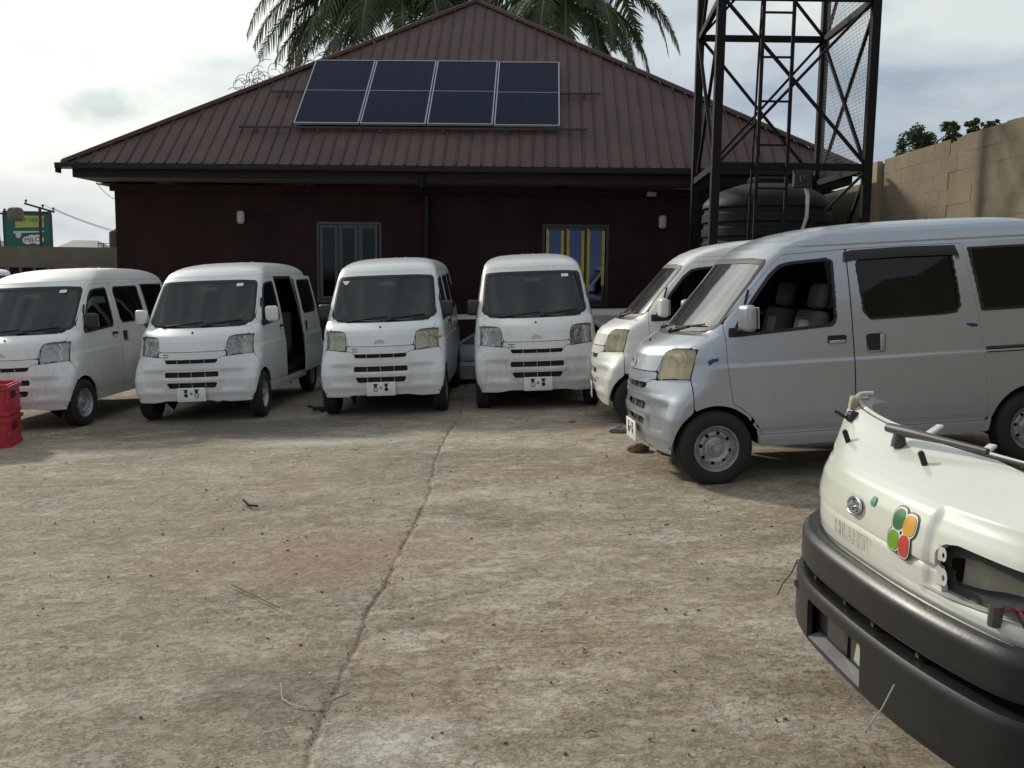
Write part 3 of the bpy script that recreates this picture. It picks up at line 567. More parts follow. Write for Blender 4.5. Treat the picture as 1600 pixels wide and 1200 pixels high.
def details():
    for md, sg in (('left', 1), ('right', -1)):
        b_ = MB(); V, F = rbox(.085, .155, .19, .035, 4); b_.add(xf(V, T(-.245, sg * .800, 1.222) @ RZ(sg * 14)), F); VM['mirror_' + md] = b_.mesh('mirror', PW, 50)
        b_ = MB(); V, F = rbox(.006, .125, .15, .002, 1); b_.add(xf(V, T(-.292, sg * .807, 1.222) @ RZ(sg * 14)), F); VM['mglass_' + md] = b_.mesh('mirror_glass', CHROME)
        b_ = MB(); b_.bar((-.20, sg * .70, 1.12), (-.235, sg * .79, 1.165), .045, .03); V, F = rbox(.13, .02, .07, .01); b_.add(xf(V, T(-.20, sg * (sidey(-.2, 1.12) + .004), 1.118)), F); VM['marm_' + md] = b_.mesh('mirror_arm', BLK, 50)
        y1 = sidey(-.94, 1.03); b_ = MB(); V, F = rbox(.135, .008, .06, .012, 2); b_.add(xf(V, T(-.94, sg * (y1 + .002), 1.025)), F); VM['hbase_' + md] = b_.mesh('handle_recess', BLK)
        b_ = MB(); V, F = rbox(.125, .016, .026, .006, 2); b_.add(xf(V, T(-.94, sg * (y1 + .008), 1.008)), F); V, F = rbox(.016, .008, .016, .003, 1); b_.add(xf(V, T(-.955, sg * (y1 + .003), .972)), F); VM['handle_' + md] = b_.mesh('handle', PW, 50)
        y2 = sidey(-1.23, .98); b_ = MB(); V, F = rbox(.135, .008, .135, .014, 2); b_.add(xf(V, T(-1.23, sg * (y2 + .005), .985)), F); VM['sbase_' + md] = b_.mesh('handle_recess', BLK)
        b_ = MB(); V, F = rbox(.035, .018, .13, .006, 2); b_.add(xf(V, T(-1.275, sg * (y2 + .012), .985)), F); VM['shandle_' + md] = b_.mesh('handle', PW, 50)
        b_ = MB()
        for zz, col in ((.905, 0), (.868, 0)): b_.box((-2.88, sg * (sidey(-2.4, zz) + .001) - .004, zz - .004), (-2.075, sg * (sidey(-2.4, zz) + .001) + .004, zz + .004))
        b_.box((-2.88, sg * (sidey(-2.4, .886)) - .004, .875), (-2.075, sg * (sidey(-2.4, .886)) + .003, .898)); VM['rail_' + md] = b_.mesh('door_rail', BLK)
        b_ = MB(); V, F = rbox(1.7, .03, .085, .012); b_.add(xf(V, T(-1.22, sg * .703, .315)), F); VM['sill_' + md] = b_.mesh('sill', PW, 50)
        b_ = MB(); Mp = Matrix.Identity(4)
        for aa, bb, rr_ in ((.49, .895, .052),):
            n_ = 24; cx = frontx(aa, bb) - .012; V = []; F = []
            for ri_, dx in ((rr_, 0.004), (rr_ * .8, -.016), (rr_ * .4, -.03), (.0, -.034)):
                for k in range(n_): V.append((cx + dx - .45 * (ri_ * math.cos(2 * math.pi * k / n_)), sg * (aa + ri_ * math.cos(2 * math.pi * k / n_) * .9), bb + ri_ * 1.15 * math.sin(2 * math.pi * k / n_)))
            for i in range(3):
                for k in range(n_): F.append((i * n_ + k, i * n_ + (k + 1) % n_, (i + 1) * n_ + (k + 1) % n_, (i + 1) * n_ + k))
            b_.add(V, F)
        VM['bulb_' + md] = b_.mesh('reflector', CHROME, 60)
        b_ = MB(); pts = []
        for yy, zz in ((.565, .985), (.60, .93), (.575, .875), (.60, .80)): pts.append((frontx(yy, zz) - .006, sg * yy, zz))
        b_.tube(pts, .007, 6); VM['lampstrip_' + md] = b_.mesh('divider', CHROMEC)
    # wipers
    def wip(y0, y1, z1):
        b_ = MB(); p0 = Vector((frontx(y0, 1.115) + .012, y0, 1.112)); p1 = Vector((frontx(y1, z1) + .018, y1, z1)); b_.tube([p0, p0 * .5 + p1 * .5 + Vector((.012, 0, 0)), p1], [.012, .008, .006], 6)
        for dd_ in (0,):
            ya, yb = y1 - .21, y1 + .19; b_.tube([(frontx(ya, z1 - .012) + .008, ya, z1 - .016), (frontx(y1, z1) + .010, y1, z1), (frontx(yb, z1 + .012) + .008, yb, z1 + .018)], .0075, 6)
        b_.lathe([(0, .02), (.02, .02), (.024, -.01)], 10, T(p0.x, p0.y, p0.z) @ RY(40)); return b_
    b_ = wip(.08, .32, 1.158); b2 = wip(-.42, -.13, 1.142)
    VM['wiper_a'] = b_.mesh('wiper', BLK, 50); VM['wiper_b'] = b2.mesh('wiper', BLK, 50)
    # emblem: oval ring and a slanted D
    b_ = MB(); cx = frontx(0, .878) + .004
    b_.tube([(cx, .052 * math.cos(a), .878 + .030 * math.sin(a)) for a in np.linspace(0, 2 * math.pi, 33)], .0055, 6, False)
    b_.tube([(cx, -.03, .868), (cx, .028, .893)], .005, 6); b_.tube([(cx, -.012, .862), (cx, -.008, .888), (cx, .018, .880), (cx, .030, .868), (cx, .0, .860)], .005, 6)
    b_.add([(cx - .004, 0, .878)] + [(cx - .004, .05 * math.cos(a), .878 + .028 * math.sin(a)) for a in np.linspace(0, 2 * math.pi, 25)[:-1]], [(0, i + 1, (i + 1) % 24 + 1) for i in range(24)])
    VM['emblem'] = b_.mesh('emblem', CHROME, 60)
    b_ = MB(); b_.lathe([(0, .012), (.010, .010), (.013, 0)], 10, T(frontx(0, 1.045) - .0, 0, 1.045) @ RY(55)); VM['nozzle'] = b_.mesh('washer_nozzle', BLK)
    px = .452; b_ = MB(); V, F = rbox(.010, .335, .160, .004, 2); b_.add(xf(V, T(px, 0, .338)), F); VM['plate'] = b_.mesh('number_plate', PLATE, 50)
    for nm, fl in (('a', 1), ('b', -1)):
        b_ = MB()
        for sg, solid in ((fl, 1), (-fl, 0)):
            y0 = sg * .062; x1 = px + .0065
            b_.box((px, y0 - .032, .392), (x1, y0 + .032, .400)); b_.box((px, y0 - .018, .360), (x1, y0 + .018, .392))
            pts = [(x1, y0 + .022 * math.cos(a), .332 + .024 * math.sin(a)) for a in np.linspace(0, 2 * math.pi, 21)]
            if solid: b_.add([(x1, y0, .332)] + pts[:-1], [(0, i + 1, (i + 1) % 20 + 1) for i in range(20)])
            else: b_.tube(pts, .004, 5, False)
        b_.tube([(px + .004, .012 * math.cos(a), .350 + .012 * math.sin(a)) for a in np.linspace(0, 2 * math.pi, 13)], .004, 5, False); b_.lathe([(0, .003), (.005, .003), (.005, 0)], 8, T(px + .004, 0, .35) @ RY(90))
        VM['platebits_' + nm] = b_.mesh('plate_bracket', BLK)
    # window visors
    b_ = MB(); pv = [(-1.035, 1.655), (-1.10, 1.665), (-1.50, 1.672), (-1.885, 1.665), (-1.905, 1.625)]
    V = []; 
    for x0, z0 in pv:
        y0 = sidey(x0, 1.66); V += [(x0, y0 + .004, z0), (x0, y0 + .030, z0 - .035), (x0, y0 + .036, z0 - .072)]
    b_.add(V, [(3 * i + k, 3 * i + k + 1, 3 * i + k + 4, 3 * i + k + 3) for i in range(4) for k in range(2)]); VM['visor'] = b_.mesh('window_visor', BLK, 50)
    b_ = MB(); b_.bar((-.22, .655, 1.10), (-.30, .668, 1.42), .016); V, F = rbox(.02, .02, .02, .004, 1); VM['quarterbar'] = b_.mesh('window_bar', BLK)
    b_ = MB(); yv = .575; zv = 1.60; V, F = rbox(.003, .085, .05, .001, 1); b_.add(xf(V, T(frontx(.40, 1.585) + .004, .40, 1.585) @ RY(-43)), F); VM['sticker'] = b_.mesh('sticker', PAPER)
    b_ = MB(); b_.add([(frontx(-.47, 1.59) + .005, -.53, 1.59), (frontx(-.47, 1.59) + .005, -.44, 1.59), (frontx(-.48, 1.545) + .005, -.47, 1.545), (frontx(-.48, 1.545) + .005, -.50, 1.545)], [(0, 3, 2, 1)]); VM['sticker_tri'] = b_.mesh('sticker', PAPER)
    b_ = MB(); V, F = rbox(.03, .20, .055, .012); b_.add(xf(V, T(frontx(0, 1.56) - .09, .0, 1.54)), F); VM['rear_view_mirror'] = b_.mesh('rear_view_mirror', LAMPG, 50)
details()
def make_van(label, x, y, z, yaw, group, pm='white_a', mir='white', emblem=True, yellow=False, open_door=False, rest=(0, 0), plate='a', sticker=None, visor=False, seat2=False, opens=False, glass=None, steer=0, rhd=True, parts=True, off_wheel=None, cat='van', screen=True, nomir=False):
    n = Vector((-GX, 0, 1)).normalized(); f_ = Vector((math.cos(yaw), math.sin(yaw), 0)); f_ = (f_ - n * f_.dot(n)).normalized(); l_ = n.cross(f_)
    rot = (Matrix((f_, l_, n)).transposed().to_4x4() @ RY(rest[0])).to_euler()
    o = thing('microvan', label, cat, (x, y, z), rot, group); p = P_[pm]
    def P(nm, key, par=o, mat=None): return link(nm, VM[key], par, mat)
    P('body', 'body_both', mat=p)
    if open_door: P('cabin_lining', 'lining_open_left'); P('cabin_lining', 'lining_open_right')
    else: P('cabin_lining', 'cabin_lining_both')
    P('hood', 'hood_both', mat=p); fp = P('front_panel', 'front_panel_both', mat=p); P('vent_slots', 'ventback_both', fp)
    bu = P('bumper', 'bumper_both', mat=p); P('grille', 'grille_both', bu); P('grille_bars', 'grille_bars', bu)['kind'] = 'stuff'
    w_ = P('windscreen', 'windscreen_both', mat=glass); P('border', 'windscreen_border_both', w_)
    if sticker: s1 = P('sticker', sticker, w_)
    P('rear_window', 'rear_window_both'); P('cowl', 'cowl_both'); P('underbody', 'underbody'); [P('arch_liner', k_) for k_ in VM if k_.startswith('arch_liner')]
    P('washer_nozzle', 'nozzle'); P('wiper', 'wiper_a'); P('wiper', 'wiper_b')
    if emblem: P('emblem', 'emblem')
    np_ = P('number_plate', 'plate'); P('plate_bracket', 'platebits_' + plate, np_)
    for md in ('left', 'right'):
        d = P('front_door', 'door_' + md, mat=p); P('seal', 'seal_' + md, d); P('handle_recess', 'hbase_' + md, d); P('handle', 'handle_' + md, d, p)
        if not (opens and md == 'left'): P('window', 'window_' + md, d)
        if md == 'left': P('window_bar', 'quarterbar', d)
        sdr = P('sliding_door', 'sliding_door_' + md, mat=p); P('seal', 'sseal_' + md, sdr); P('handle_recess', 'sbase_' + md, sdr); P('handle', 'shandle_' + md, sdr, p); P('window', 'swindow_' + md, sdr)
        if visor and md == 'left': P('window_visor', 'visor', sdr)
        if open_door and md == 'left': sdr.location = (-.70, .085, 0)
        q = P('quarter_window', 'rwindow_' + md); P('seal', 'rseal_' + md, q)
        P('door_rail', 'rail_' + md); P('sill', 'sill_' + md, mat=p); P('tail_light', 'taillight_' + md)
        h = P('headlight', 'headlight_' + md, mat={True: LENSY, 'half': LENSH}.get(yellow)); P('reflector_bowl', 'lampbowl_' + md, h); P('side_housing', 'lampside_' + md, h); P('lamp_edge', 'lampedge_' + md, h); P('reflector', 'bulb_' + md, h); P('divider', 'lampstrip_' + md, h)
        if mir and not (nomir and md == 'left'): m1 = P('mirror', 'mirror_' + md, mat=(p if (mir == 'white' or (mir == 'mixed' and md == 'left')) else TRIM)); P('mirror_glass', 'mglass_' + md, m1); P('mirror_arm', 'marm_' + md, m1); m1.location = (-.03, (-.055 if md == 'left' else .055), 0) if mir == 'black' else (0, 0, 0)
        for x0 in (-.0, -2.45):
            wl = P('wheel', 'tyre'); wl.location = (x0 - .02 * (x0 == 0), (.655 if md == 'left' else -.655), .276); rz = 0 if md == 'left' else math.pi
            wl.rotation_euler = (0, 0, rz + (steer if x0 == 0 else 0)); P('rim', 'rim', wl); P('brake_drum', 'drum', wl); P('wheel_nuts', 'nuts', wl)
            wl.rotation_euler.y = rng.uniform(0, 6) if False else 0
    for sg in (-1, 1):
        s1 = P('seat', 'seat'); s1.location = (0, sg * .33, 0)
        if seat2: P('seat_insert', 'seat_insert', s1)
    P('rear_bench', 'bench'); P('dashboard', 'dashboard'); sw = P('steering_wheel', 'steering_wheel'); sw.location = (0, -.33 if rhd else .33, 0)
    P('rear_view_mirror', 'rear_view_mirror')
    return o, p
GV = 'parked microvans with blank white plates'
PI = math.pi
v1, _ = make_van('white microvan at the far left, behind the red crates, grey headlight housings and chrome emblem', -5.742, 10.702, gz(-5.742, 10.7), R(-91.3), GV, 'white_b', mir='black', sticker='sticker', glass=GLS, steer=R(-4), rhd=False)
v2, _ = make_van('white microvan with its sliding side door pulled open, white mirrors, no emblem on the nose', -3.687, 10.957, gz(-3.687, 10.96) + .008, R(-90.8), GV, 'white_a', mir='white', emblem=False, open_door=True, sticker='sticker', glass=GLS, plate='b', steer=R(3), seat2=True)
v3, _ = make_van('white microvan with black mirrors and yellow marker streaks on its headlight and pillars', -1.501, 10.981, gz(-1.501, 10.98), R(-90), GV, 'white_a', mir='black', yellow='half', sticker='sticker_tri', glass=GLS)
v4, _ = make_van('grimy white microvan in front of the yellow taped window, scuffed bumper corner', .315, 11.054, gz(.315, 11.05) - .010, R(-89.2), GV, 'white_c', mir='black', sticker='sticker', glass=GLS, nomir=True)
v5, _ = make_van('cream white microvan half hidden behind the silver one, yellowed headlights, window down', 1.333, 9.898, gz(1.333, 9.9), R(177.5), GV, 'white_d', yellow=True, opens=True, glass=GLC, steer=R(6), emblem=False, seat2=True)
v6, _ = make_van('silver microvan on the right with its front window down and a black window visor', 1.435, 7.308, gz(1.435, 7.3), R(185.0), GV, 'silver', yellow=True, visor=True, seat2=True, opens=True, glass=GLC, rest=(1.0, 0), steer=R(2))
v7, _ = make_van('pale van roof showing far behind the leftmost van, before the left boundary wall', -15.6, 27.5, -.32, R(-60), GV, 'silver')
def smear(o, pts, mat, r, name='paint_mark'):
    b_ = MB(); b_.tube(pts, r, 6); link(name, b_.mesh(name, mat, 60), o)
smear(v6, [(.02, sidey(.02, .93) + .002, .905), (-.01, sidey(-.01, .93) + .003, .925), (-.05, sidey(-.05, .93) + .002, .93)], BLUE, [.018, .014, .010])
smear(v6, [(-1.93, sidey(-1.93, 1.09) + .001, 1.085), (-1.97, sidey(-1.97, 1.08) + .003, 1.075), (-2.01, sidey(-2, 1.08) + .002, 1.07)], BLUE, [.008, .014, .012])
smear(v3, [(frontx(.60, .93) + .004, .60, .93), (frontx(.66, .90) + .004, .66, .905), (frontx(.69, .905) - .01, .70, .905)], ORG, [.006, .018, .008])
for sgn in (1, -1):
    smear(v3, [(frontx(.68, 1.22) + .002, sgn * .665, 1.22), (frontx(.68, 1.27) + .002, sgn * .660, 1.27), (frontx(.67, 1.32) + .0, sgn * .655, 1.31)], ORG, [.006, .009, .005])
# ------------------------------------------------------------ main building
def building():
    th = R(-1.6); root = thing('office_building', 'long dark maroon building with brown ribbed metal hip roof behind the parked vans', 'building', (0, 0, 0), th)
    ey = Vector((math.sin(-th), math.cos(th), 0)); ex = Vector((math.cos(th), math.sin(th), 0))
    root.location = ex * -1.4 + ey * 16.2; ox, oy = 1.4, -16.2
    def mm(b_): b_.V = [(x + ox, y + oy, z) for x, y, z in b_.V]; return b_
    wm = simple('dark maroon render', (.026, .0130, .0118), .9, var=.4, scale=1.3, spec=.2, bump=.25, bscale=50)
    trim = simple('dark fascia', (.011, .009, .0085), .6, spec=.3); sof = simple('pale soffit', (.13, .12, .11), .8)
    # walls with window openings
    wins = [(-3.94, -2.78, 1.03, 2.45), (.04, 1.21, 1.03, 2.45)]
    b_ = MB(); x0, x1, y0, y1, zt = -7.5, 4.75, 16.2, 27.5, 3.05; xs2 = [x0] + [v for w in wins for v in w[:2]] + [x1]
    for i in range(0, len(xs2), 2): b_.box((xs2[i], y0, -.5), (xs2[i + 1], y0 + .22, zt))
    for a, c, d, e in wins: b_.box((a, y0, -.5), (c, y0 + .22, d)); b_.box((a, y0, e), (c, y0 + .22, zt))
    b_.box((x0, y0 + .222, -.5), (x0 + .22, y1, zt)); b_.box((x1 - .22, y0 + .222, -.5), (x1, y1, zt)); b_.box((x0 + .222, y1 - .22, -.5), (x1 - .222, y1, zt))
    b_.box((x0 + .3, y0 + .9, 0), (x1 - .3, y0 + .95, zt - .05)); mm(b_).obj('wall', wm, root)
    # roof: separate ribbed sheets on the front hip, the other slopes one piece each
    rm = simple('brown roof sheet', (.096, .057, .050), .6, spec=.25, var=.22, scale=1.6, bump=.12, bscale=18, coat=.0)
    L0, Rr, A0 = Vector((-8.02, 15.45, 3.33)), Vector((5.24, 15.45, 3.35)), Vector((-1.41, 20.15, 7.28)); A1 = Vector((-1.41, 23.6, 7.28)); BL, BR = Vector((-8.02, 28.3, 3.33)), Vector((5.24, 28.3, 3.35))
    o3 = Vector((ox, oy, 0)); rb = MB(); dn = Vector((0, 0, .03))
    rb.add([p + o3 - dn for p in (L0, A0, A1, BL)], [(0, 1, 2, 3)]); rb.add([p + o3 - dn for p in (Rr, BR, A1, A0)], [(0, 1, 2, 3)]); rb.add([p + o3 - dn for p in (BL, A1, BR)], [(0, 1, 2)]); rb.add([p + o3 - dn * 1.6 for p in (L0, Rr, A0)], [(0, 1, 2)])
    roof = rb.obj('roof', rm, root)
    sb = MB()
    def ribs_on(P0, P1, A, Bp, n):
        for i in range(1, n):
            t_ = i / n; base = P0.lerp(P1, t_); nr_ = (P1 - P0).normalized(); wd = (P1 - P0).length; d0 = t_ * wd
            # height reached before the hip
            da = (A - P0).dot(nr_); db = (Bp - P0).dot(nr_); f_ = min(1, d0 / da if da > 0 else 1, (wd - d0) / (wd - db) if db < wd else 1)
            up_ = (A - P0) - nr_ * da; sb.bar(base + o3, base + up_ * f_ * .99 + o3, .04, .05)
    slope = (A0 - Vector((A0.x, 15.45, 3.33))); sn = Vector((0, -slope.z, slope.y)).normalized(); sp = .212; k = 0; x = L0.x + .02
    def tmax(x_): return max(0, min((x_ - L0.x) / (A0.x - L0.x), (Rr.x - x_) / (Rr.x - A0.x)))
    while x < Rr.x - .02:
        xa, xb = x, min(x + sp, Rr.x - .002); ta, tb = tmax(xa), tmax(xb); cols = [0, .010, .024, .036, .5 * sp, sp - .004]; hs = [0, .026, .026, 0, .004, 0]; V = []; jj = random.uniform(-.004, .004)
        for c, h in zip(cols, hs):
            xc = min(xa + c, xb); tt = tmax(xc)
            for q in (0, .33, .66, 1): V.append(Vector((xc, 15.43, 3.33)) + slope * tt * q + sn * (h + jj * q + random.uniform(-.0015, .0015)) + o3)
        F = [(4 * i + j, 4 * i + 4 + j, 4 * i + 5 + j, 4 * i + 1 + j) for i in range(5) for j in range(3)]
        link('roof_panel', mesh('roof_panel', V, F, rm), roof)
        x += sp; k += 1
    for P0 in (L0, Rr):
        d = (A0 - P0).normalized(); b_ = MB(); b_.bar(P0 + o3 + Vector((0, -.02, .012)), A0 + o3 + Vector((0, -.02, .012)), .20, .05); b_.tube([P0 + o3 + Vector((0, 0, .035)), A0 + o3 + Vector((0, 0, .035))], .03, 8); b_.obj('hip_cap', rm, roof)
    b_ = MB(); b_.bar(A0 + o3 + Vector((0, -.05, .05)), A1 + o3 + Vector((0, 0, .05)), .24, .04); b_.obj('ridge_cap', rm, roof)
    # fascia, gutter, soffit
    b_ = MB(); b_.box((-7.88, 15.50, 3.10), (5.12, 15.53, 3.325)); b_.box((-7.88, 15.533, 3.10), (-7.85, 28.2, 3.325)); b_.box((5.09, 15.533, 3.10), (5.12, 28.2, 3.325)); mm(b_).obj('fascia', trim, root)
    b_ = MB(); b_.box((-8.10, 15.34, 3.23), (5.26, 15.497, 3.24)); b_.box((-8.10, 15.34, 3.242), (5.26, 15.35, 3.322)); b_.box((-8.10, 15.36, 3.16), (-8.06, 15.49, 3.32)); mm(b_).obj('gutter', trim, root)
    b_ = MB(); b_.box((-7.846, 15.535, 3.095), (5.086, 16.25, 3.11)); b_.box((-7.846, 16.253, 3.052), (-7.45, 28, 3.07)); b_.box((4.70, 16.253, 3.052), (5.086, 28, 3.07)); mm(b_).obj('soffit', sof, root)
    b_ = MB(); b_.box((-7.55, 16.12, 2.93), (4.8, 16.195, 3.048)); mm(b_).obj('wall_moulding', wm, root)
    b_ = MB(); b_.tube([(-1.98, 15.44, 3.2), (-1.98, 15.5, 3.02), (-1.96, 16.08, 2.9), (-1.96, 16.12, .1)], .055, 10); mm(b_).obj('downpipe', trim, root, 50)
    # windows
    gf = simple('grey green aluminium', (.050, .058, .052), .45); gb = glassmat('blue window glass', (.02, .03, .06), (.40, .52, .95), .02, .008, 1.65); gd = glassmat('dark window glass', (.02, .025, .03), (.4, .45, .5), .03, .006, 1.4); yt = simple('yellow protective tape', (.42, .33, .035), .5, var=.3, scale=9)
    for wi, (a, c, d, e) in enumerate(wins):
        fmat = gf if wi == 0 else simple('dark aluminium', (.022, .020, .019), .45)
        b_ = MB(); y = 16.23; b_.box((a - .002, y, d), (a + .05, y + .07, e)); b_.box((c - .05, y, d), (c + .002, y + .07, e)); b_.box((a + .052, y, e - .05), (c - .052, y + .07, e + .0)); b_.box((a + .052, y, d), (c - .052, y + .07, d + .05))
        iw = (c - a - .10) / 3
        for k in (1, 2): b_.box((a + .05 + iw * k - .018, y + .002, d + .052), (a + .05 + iw * k + .018, y + .068, e - .052))
        fr_ = mm(b_).obj('window', fmat, root)
        for k in range(3):
            xa, xb = a + .05 + iw * k + .02, a + .05 + iw * (k + 1) - .02; op = 0 if wi == 0 else (0, 0, 0)[k]
            b_ = MB(); y2 = y - .025; w_ = .05
            b_.box((xa, y2, d + .06), (xa + w_, y2 + .04, e - .06)); b_.box((xb - w_, y2, d + .06), (xb, y2 + .04, e - .06)); b_.box((xa + w_ + .002, y2, e - .11), (xb - w_ - .002, y2 + .04, e - .06)); b_.box((xa + w_ + .002, y2, d + .06), (xb - w_ - .002, y2 + .04, d + .11)); mm(b_).obj('casement', fmat, fr_)
            b_ = MB(); b_.box((xa + w_, y2 + .014, d + .11), (xb - w_, y2 + .020, e - .11)); mm(b_).obj('pane', gd if wi == 0 else gb, fr_)
            if wi == 1:
                for xt, zt_ in ((xa + .004, d + (.05 if k < 2 else .02)), (xb - .054, d + (.05 if k < 2 else .36))):
                    b_ = MB(); b_.add([(xt, y2 - .003, zt_), (xt + .05, y2 - .003, zt_), (xt + .05, y2 - .003, e - .07 - (.05 if xt > xa + .1 else 0) + (0 if xt > xa + .1 else -.05)), (xt + .0, y2 - .003, e - .07 - (0 if xt < xa + .1 else .0) - (.045 if xt > xa + .1 else 0))], [(0, 1, 2, 3)]); mm(b_).obj('protective_tape', yt, fr_)
    # wall lamps and camera are their own things
    lampm = simple('frosted lamp cover', (.40, .38, .34), .4)
    for bx, lb in ((-5.25, 'oval white bulkhead lamp on the dark wall above the leftmost vans'), (2.12, 'oval white bulkhead lamp on the dark wall beside the steel tower')):
        p = ex * bx + ey * 16.19; o = thing('wall_lamp', lb, 'lamp', (p.x, p.y, 2.5), th)
        V, F = rbox(.135, .06, .235, .05, 4); b_ = MB(); b_.add(xf(V, T(0, -.035, 0)), F); b_.obj('cover', lampm, o, 60); V, F = rbox(.15, .02, .26, .01, 2); b_ = MB(); b_.add(xf(V, T(0, -.008, 0)), F); b_.obj('base', trim, o)
    p = ex * 1.9 + ey * 16.19; o = thing('security_camera', 'small white security camera on the wall under the eave, left of the tower', 'camera', (p.x, p.y, 2.96), th)
    b_ = MB(); V, F = rbox(.17, .08, .08, .015); b_.add(xf(V, T(.0, -.14, 0) @ RZ(20)), F); b_.obj('camera_body', lampm, o, 40); b_ = MB(); b_.tube([(0, 0, .03), (0, -.12, .02)], .018, 8); b_.lathe([(0, .03), (.04, .02), (.045, 0)], 12, T(0, -.01, .03) @ RX(90)); b_.obj('bracket', lampm, o)
    b_ = MB(); b_.lathe([(.025, .03), (.03, .0), (0, 0)], 12, T(-.085, -.17, 0) @ RZ(20) @ RY(-90)); b_.obj('lens', BLK, o)
    # solar panels and rails
    cell = None
    m, t, b = newmat('dark solar cells'); tcn = N(t, 'ShaderNodeTexCoord'); mpg = N(t, 'ShaderNodeMapping'); L(t, tcn.outputs['Object'], mpg.inputs[0])
    br = N(t, 'ShaderNodeTexBrick', Scale=1); br.offset = 0; br.inputs['Brick Width'].default_value = .182; br.inputs['Row Height'].default_value = .091; br.inputs['Mortar Size'].default_value = .0035
    br.inputs['Color1'].default_value = (.014, .019, .041, 1); br.inputs['Color2'].default_value = (.016, .021, .046, 1); br.inputs['Mortar'].default_value = (.030, .035, .055, 1); L(t, mpg.outputs[0], br.inputs[0]); 
    nd = N(t, 'ShaderNodeTexNoise', Scale=2.5, Detail=5); L(t, tcn.outputs['Object'], nd.inputs['Vector'])
    L(t, mixc(t, math_(t, 'MULTIPLY', nd.outputs[0], .03), br.outputs[0], (.12, .11, .10)), b.inputs['Base Color']); b.inputs['Roughness'].default_value = .35; b.inputs['Specular IOR Level'].default_value = .03
    alu = simple('aluminium frame', (.34, .34, .36), .4, metal=.3); rust = simple('dark steel rail', (.035, .028, .026), .6)
    sl_ang = math.atan2(slope.z, slope.y)
    names = ['leftmost solar panel on the roof, its corner near the left hip', 'second solar panel from the left on the brown roof', 'third solar panel from the left on the brown roof', 'rightmost solar panel on the roof, sitting slightly lower than the rest']
    for k in range(4):
        bx = -4.31 + 1.162 * k; p = ex * bx + ey * 16.21; z0 = 4.13 + (-.012 if k == 3 else 0)
        o = thing('solar_panel', names[k], 'solar panel', (p.x, p.y, z0), (sl_ang, 0, th), 'solar panels on the roof'); wP, hP = 1.14, 2.235
        mf = mesh('f', [], []) if 0 else None
        b_ = MB(); b_.box((0, 0, -.035), (.022, hP, .005)); b_.box((wP - .022, 0, -.035), (wP, hP, .005)); b_.box((.0225, 0, -.035), (wP - .0225, .022, .005)); b_.box((.0225, hP - .022, -.035), (wP - .0225, hP, .005)); b_.obj('frame', alu, o)
        for h0, h1 in ((.022, hP / 2 - .006), (hP / 2 + .006, hP - .022)):
            b_ = MB(); b_.box((.022, h0, -.02), (wP - .022, h1, .0)); b_.obj('cell_sheet', m, o)
        b_ = MB(); b_.box((.022, hP / 2 - .006, -.02), (wP - .022, hP / 2 + .006, .001)); b_.obj('middle_strip', alu, o)
    for (a, c, yy, zz, lb) in ((-5.25, .78, 16.17, 4.065, 'lower dark steel rail carrying the solar panels across the roof'), (-4.95, 1.06, 17.10, 4.84, 'upper dark steel rail behind the solar panels')):
        p = ex * a + ey * yy; o = thing('mounting_rail', lb, 'rail', (p.x, p.y, zz), th, 'rails under the solar panels')
        b_ = MB(); b_.box((0, -.02, -.035), (c - a, .02, .0)); b_.obj('rail', rust, o)
        for q in np.linspace(.3, c - a - .3, 6):
            b_ = MB(); b_.box((q - .02, -.015, -.10), (q + .02, .015, -.036)); b_.obj('foot', rust, o)
building()
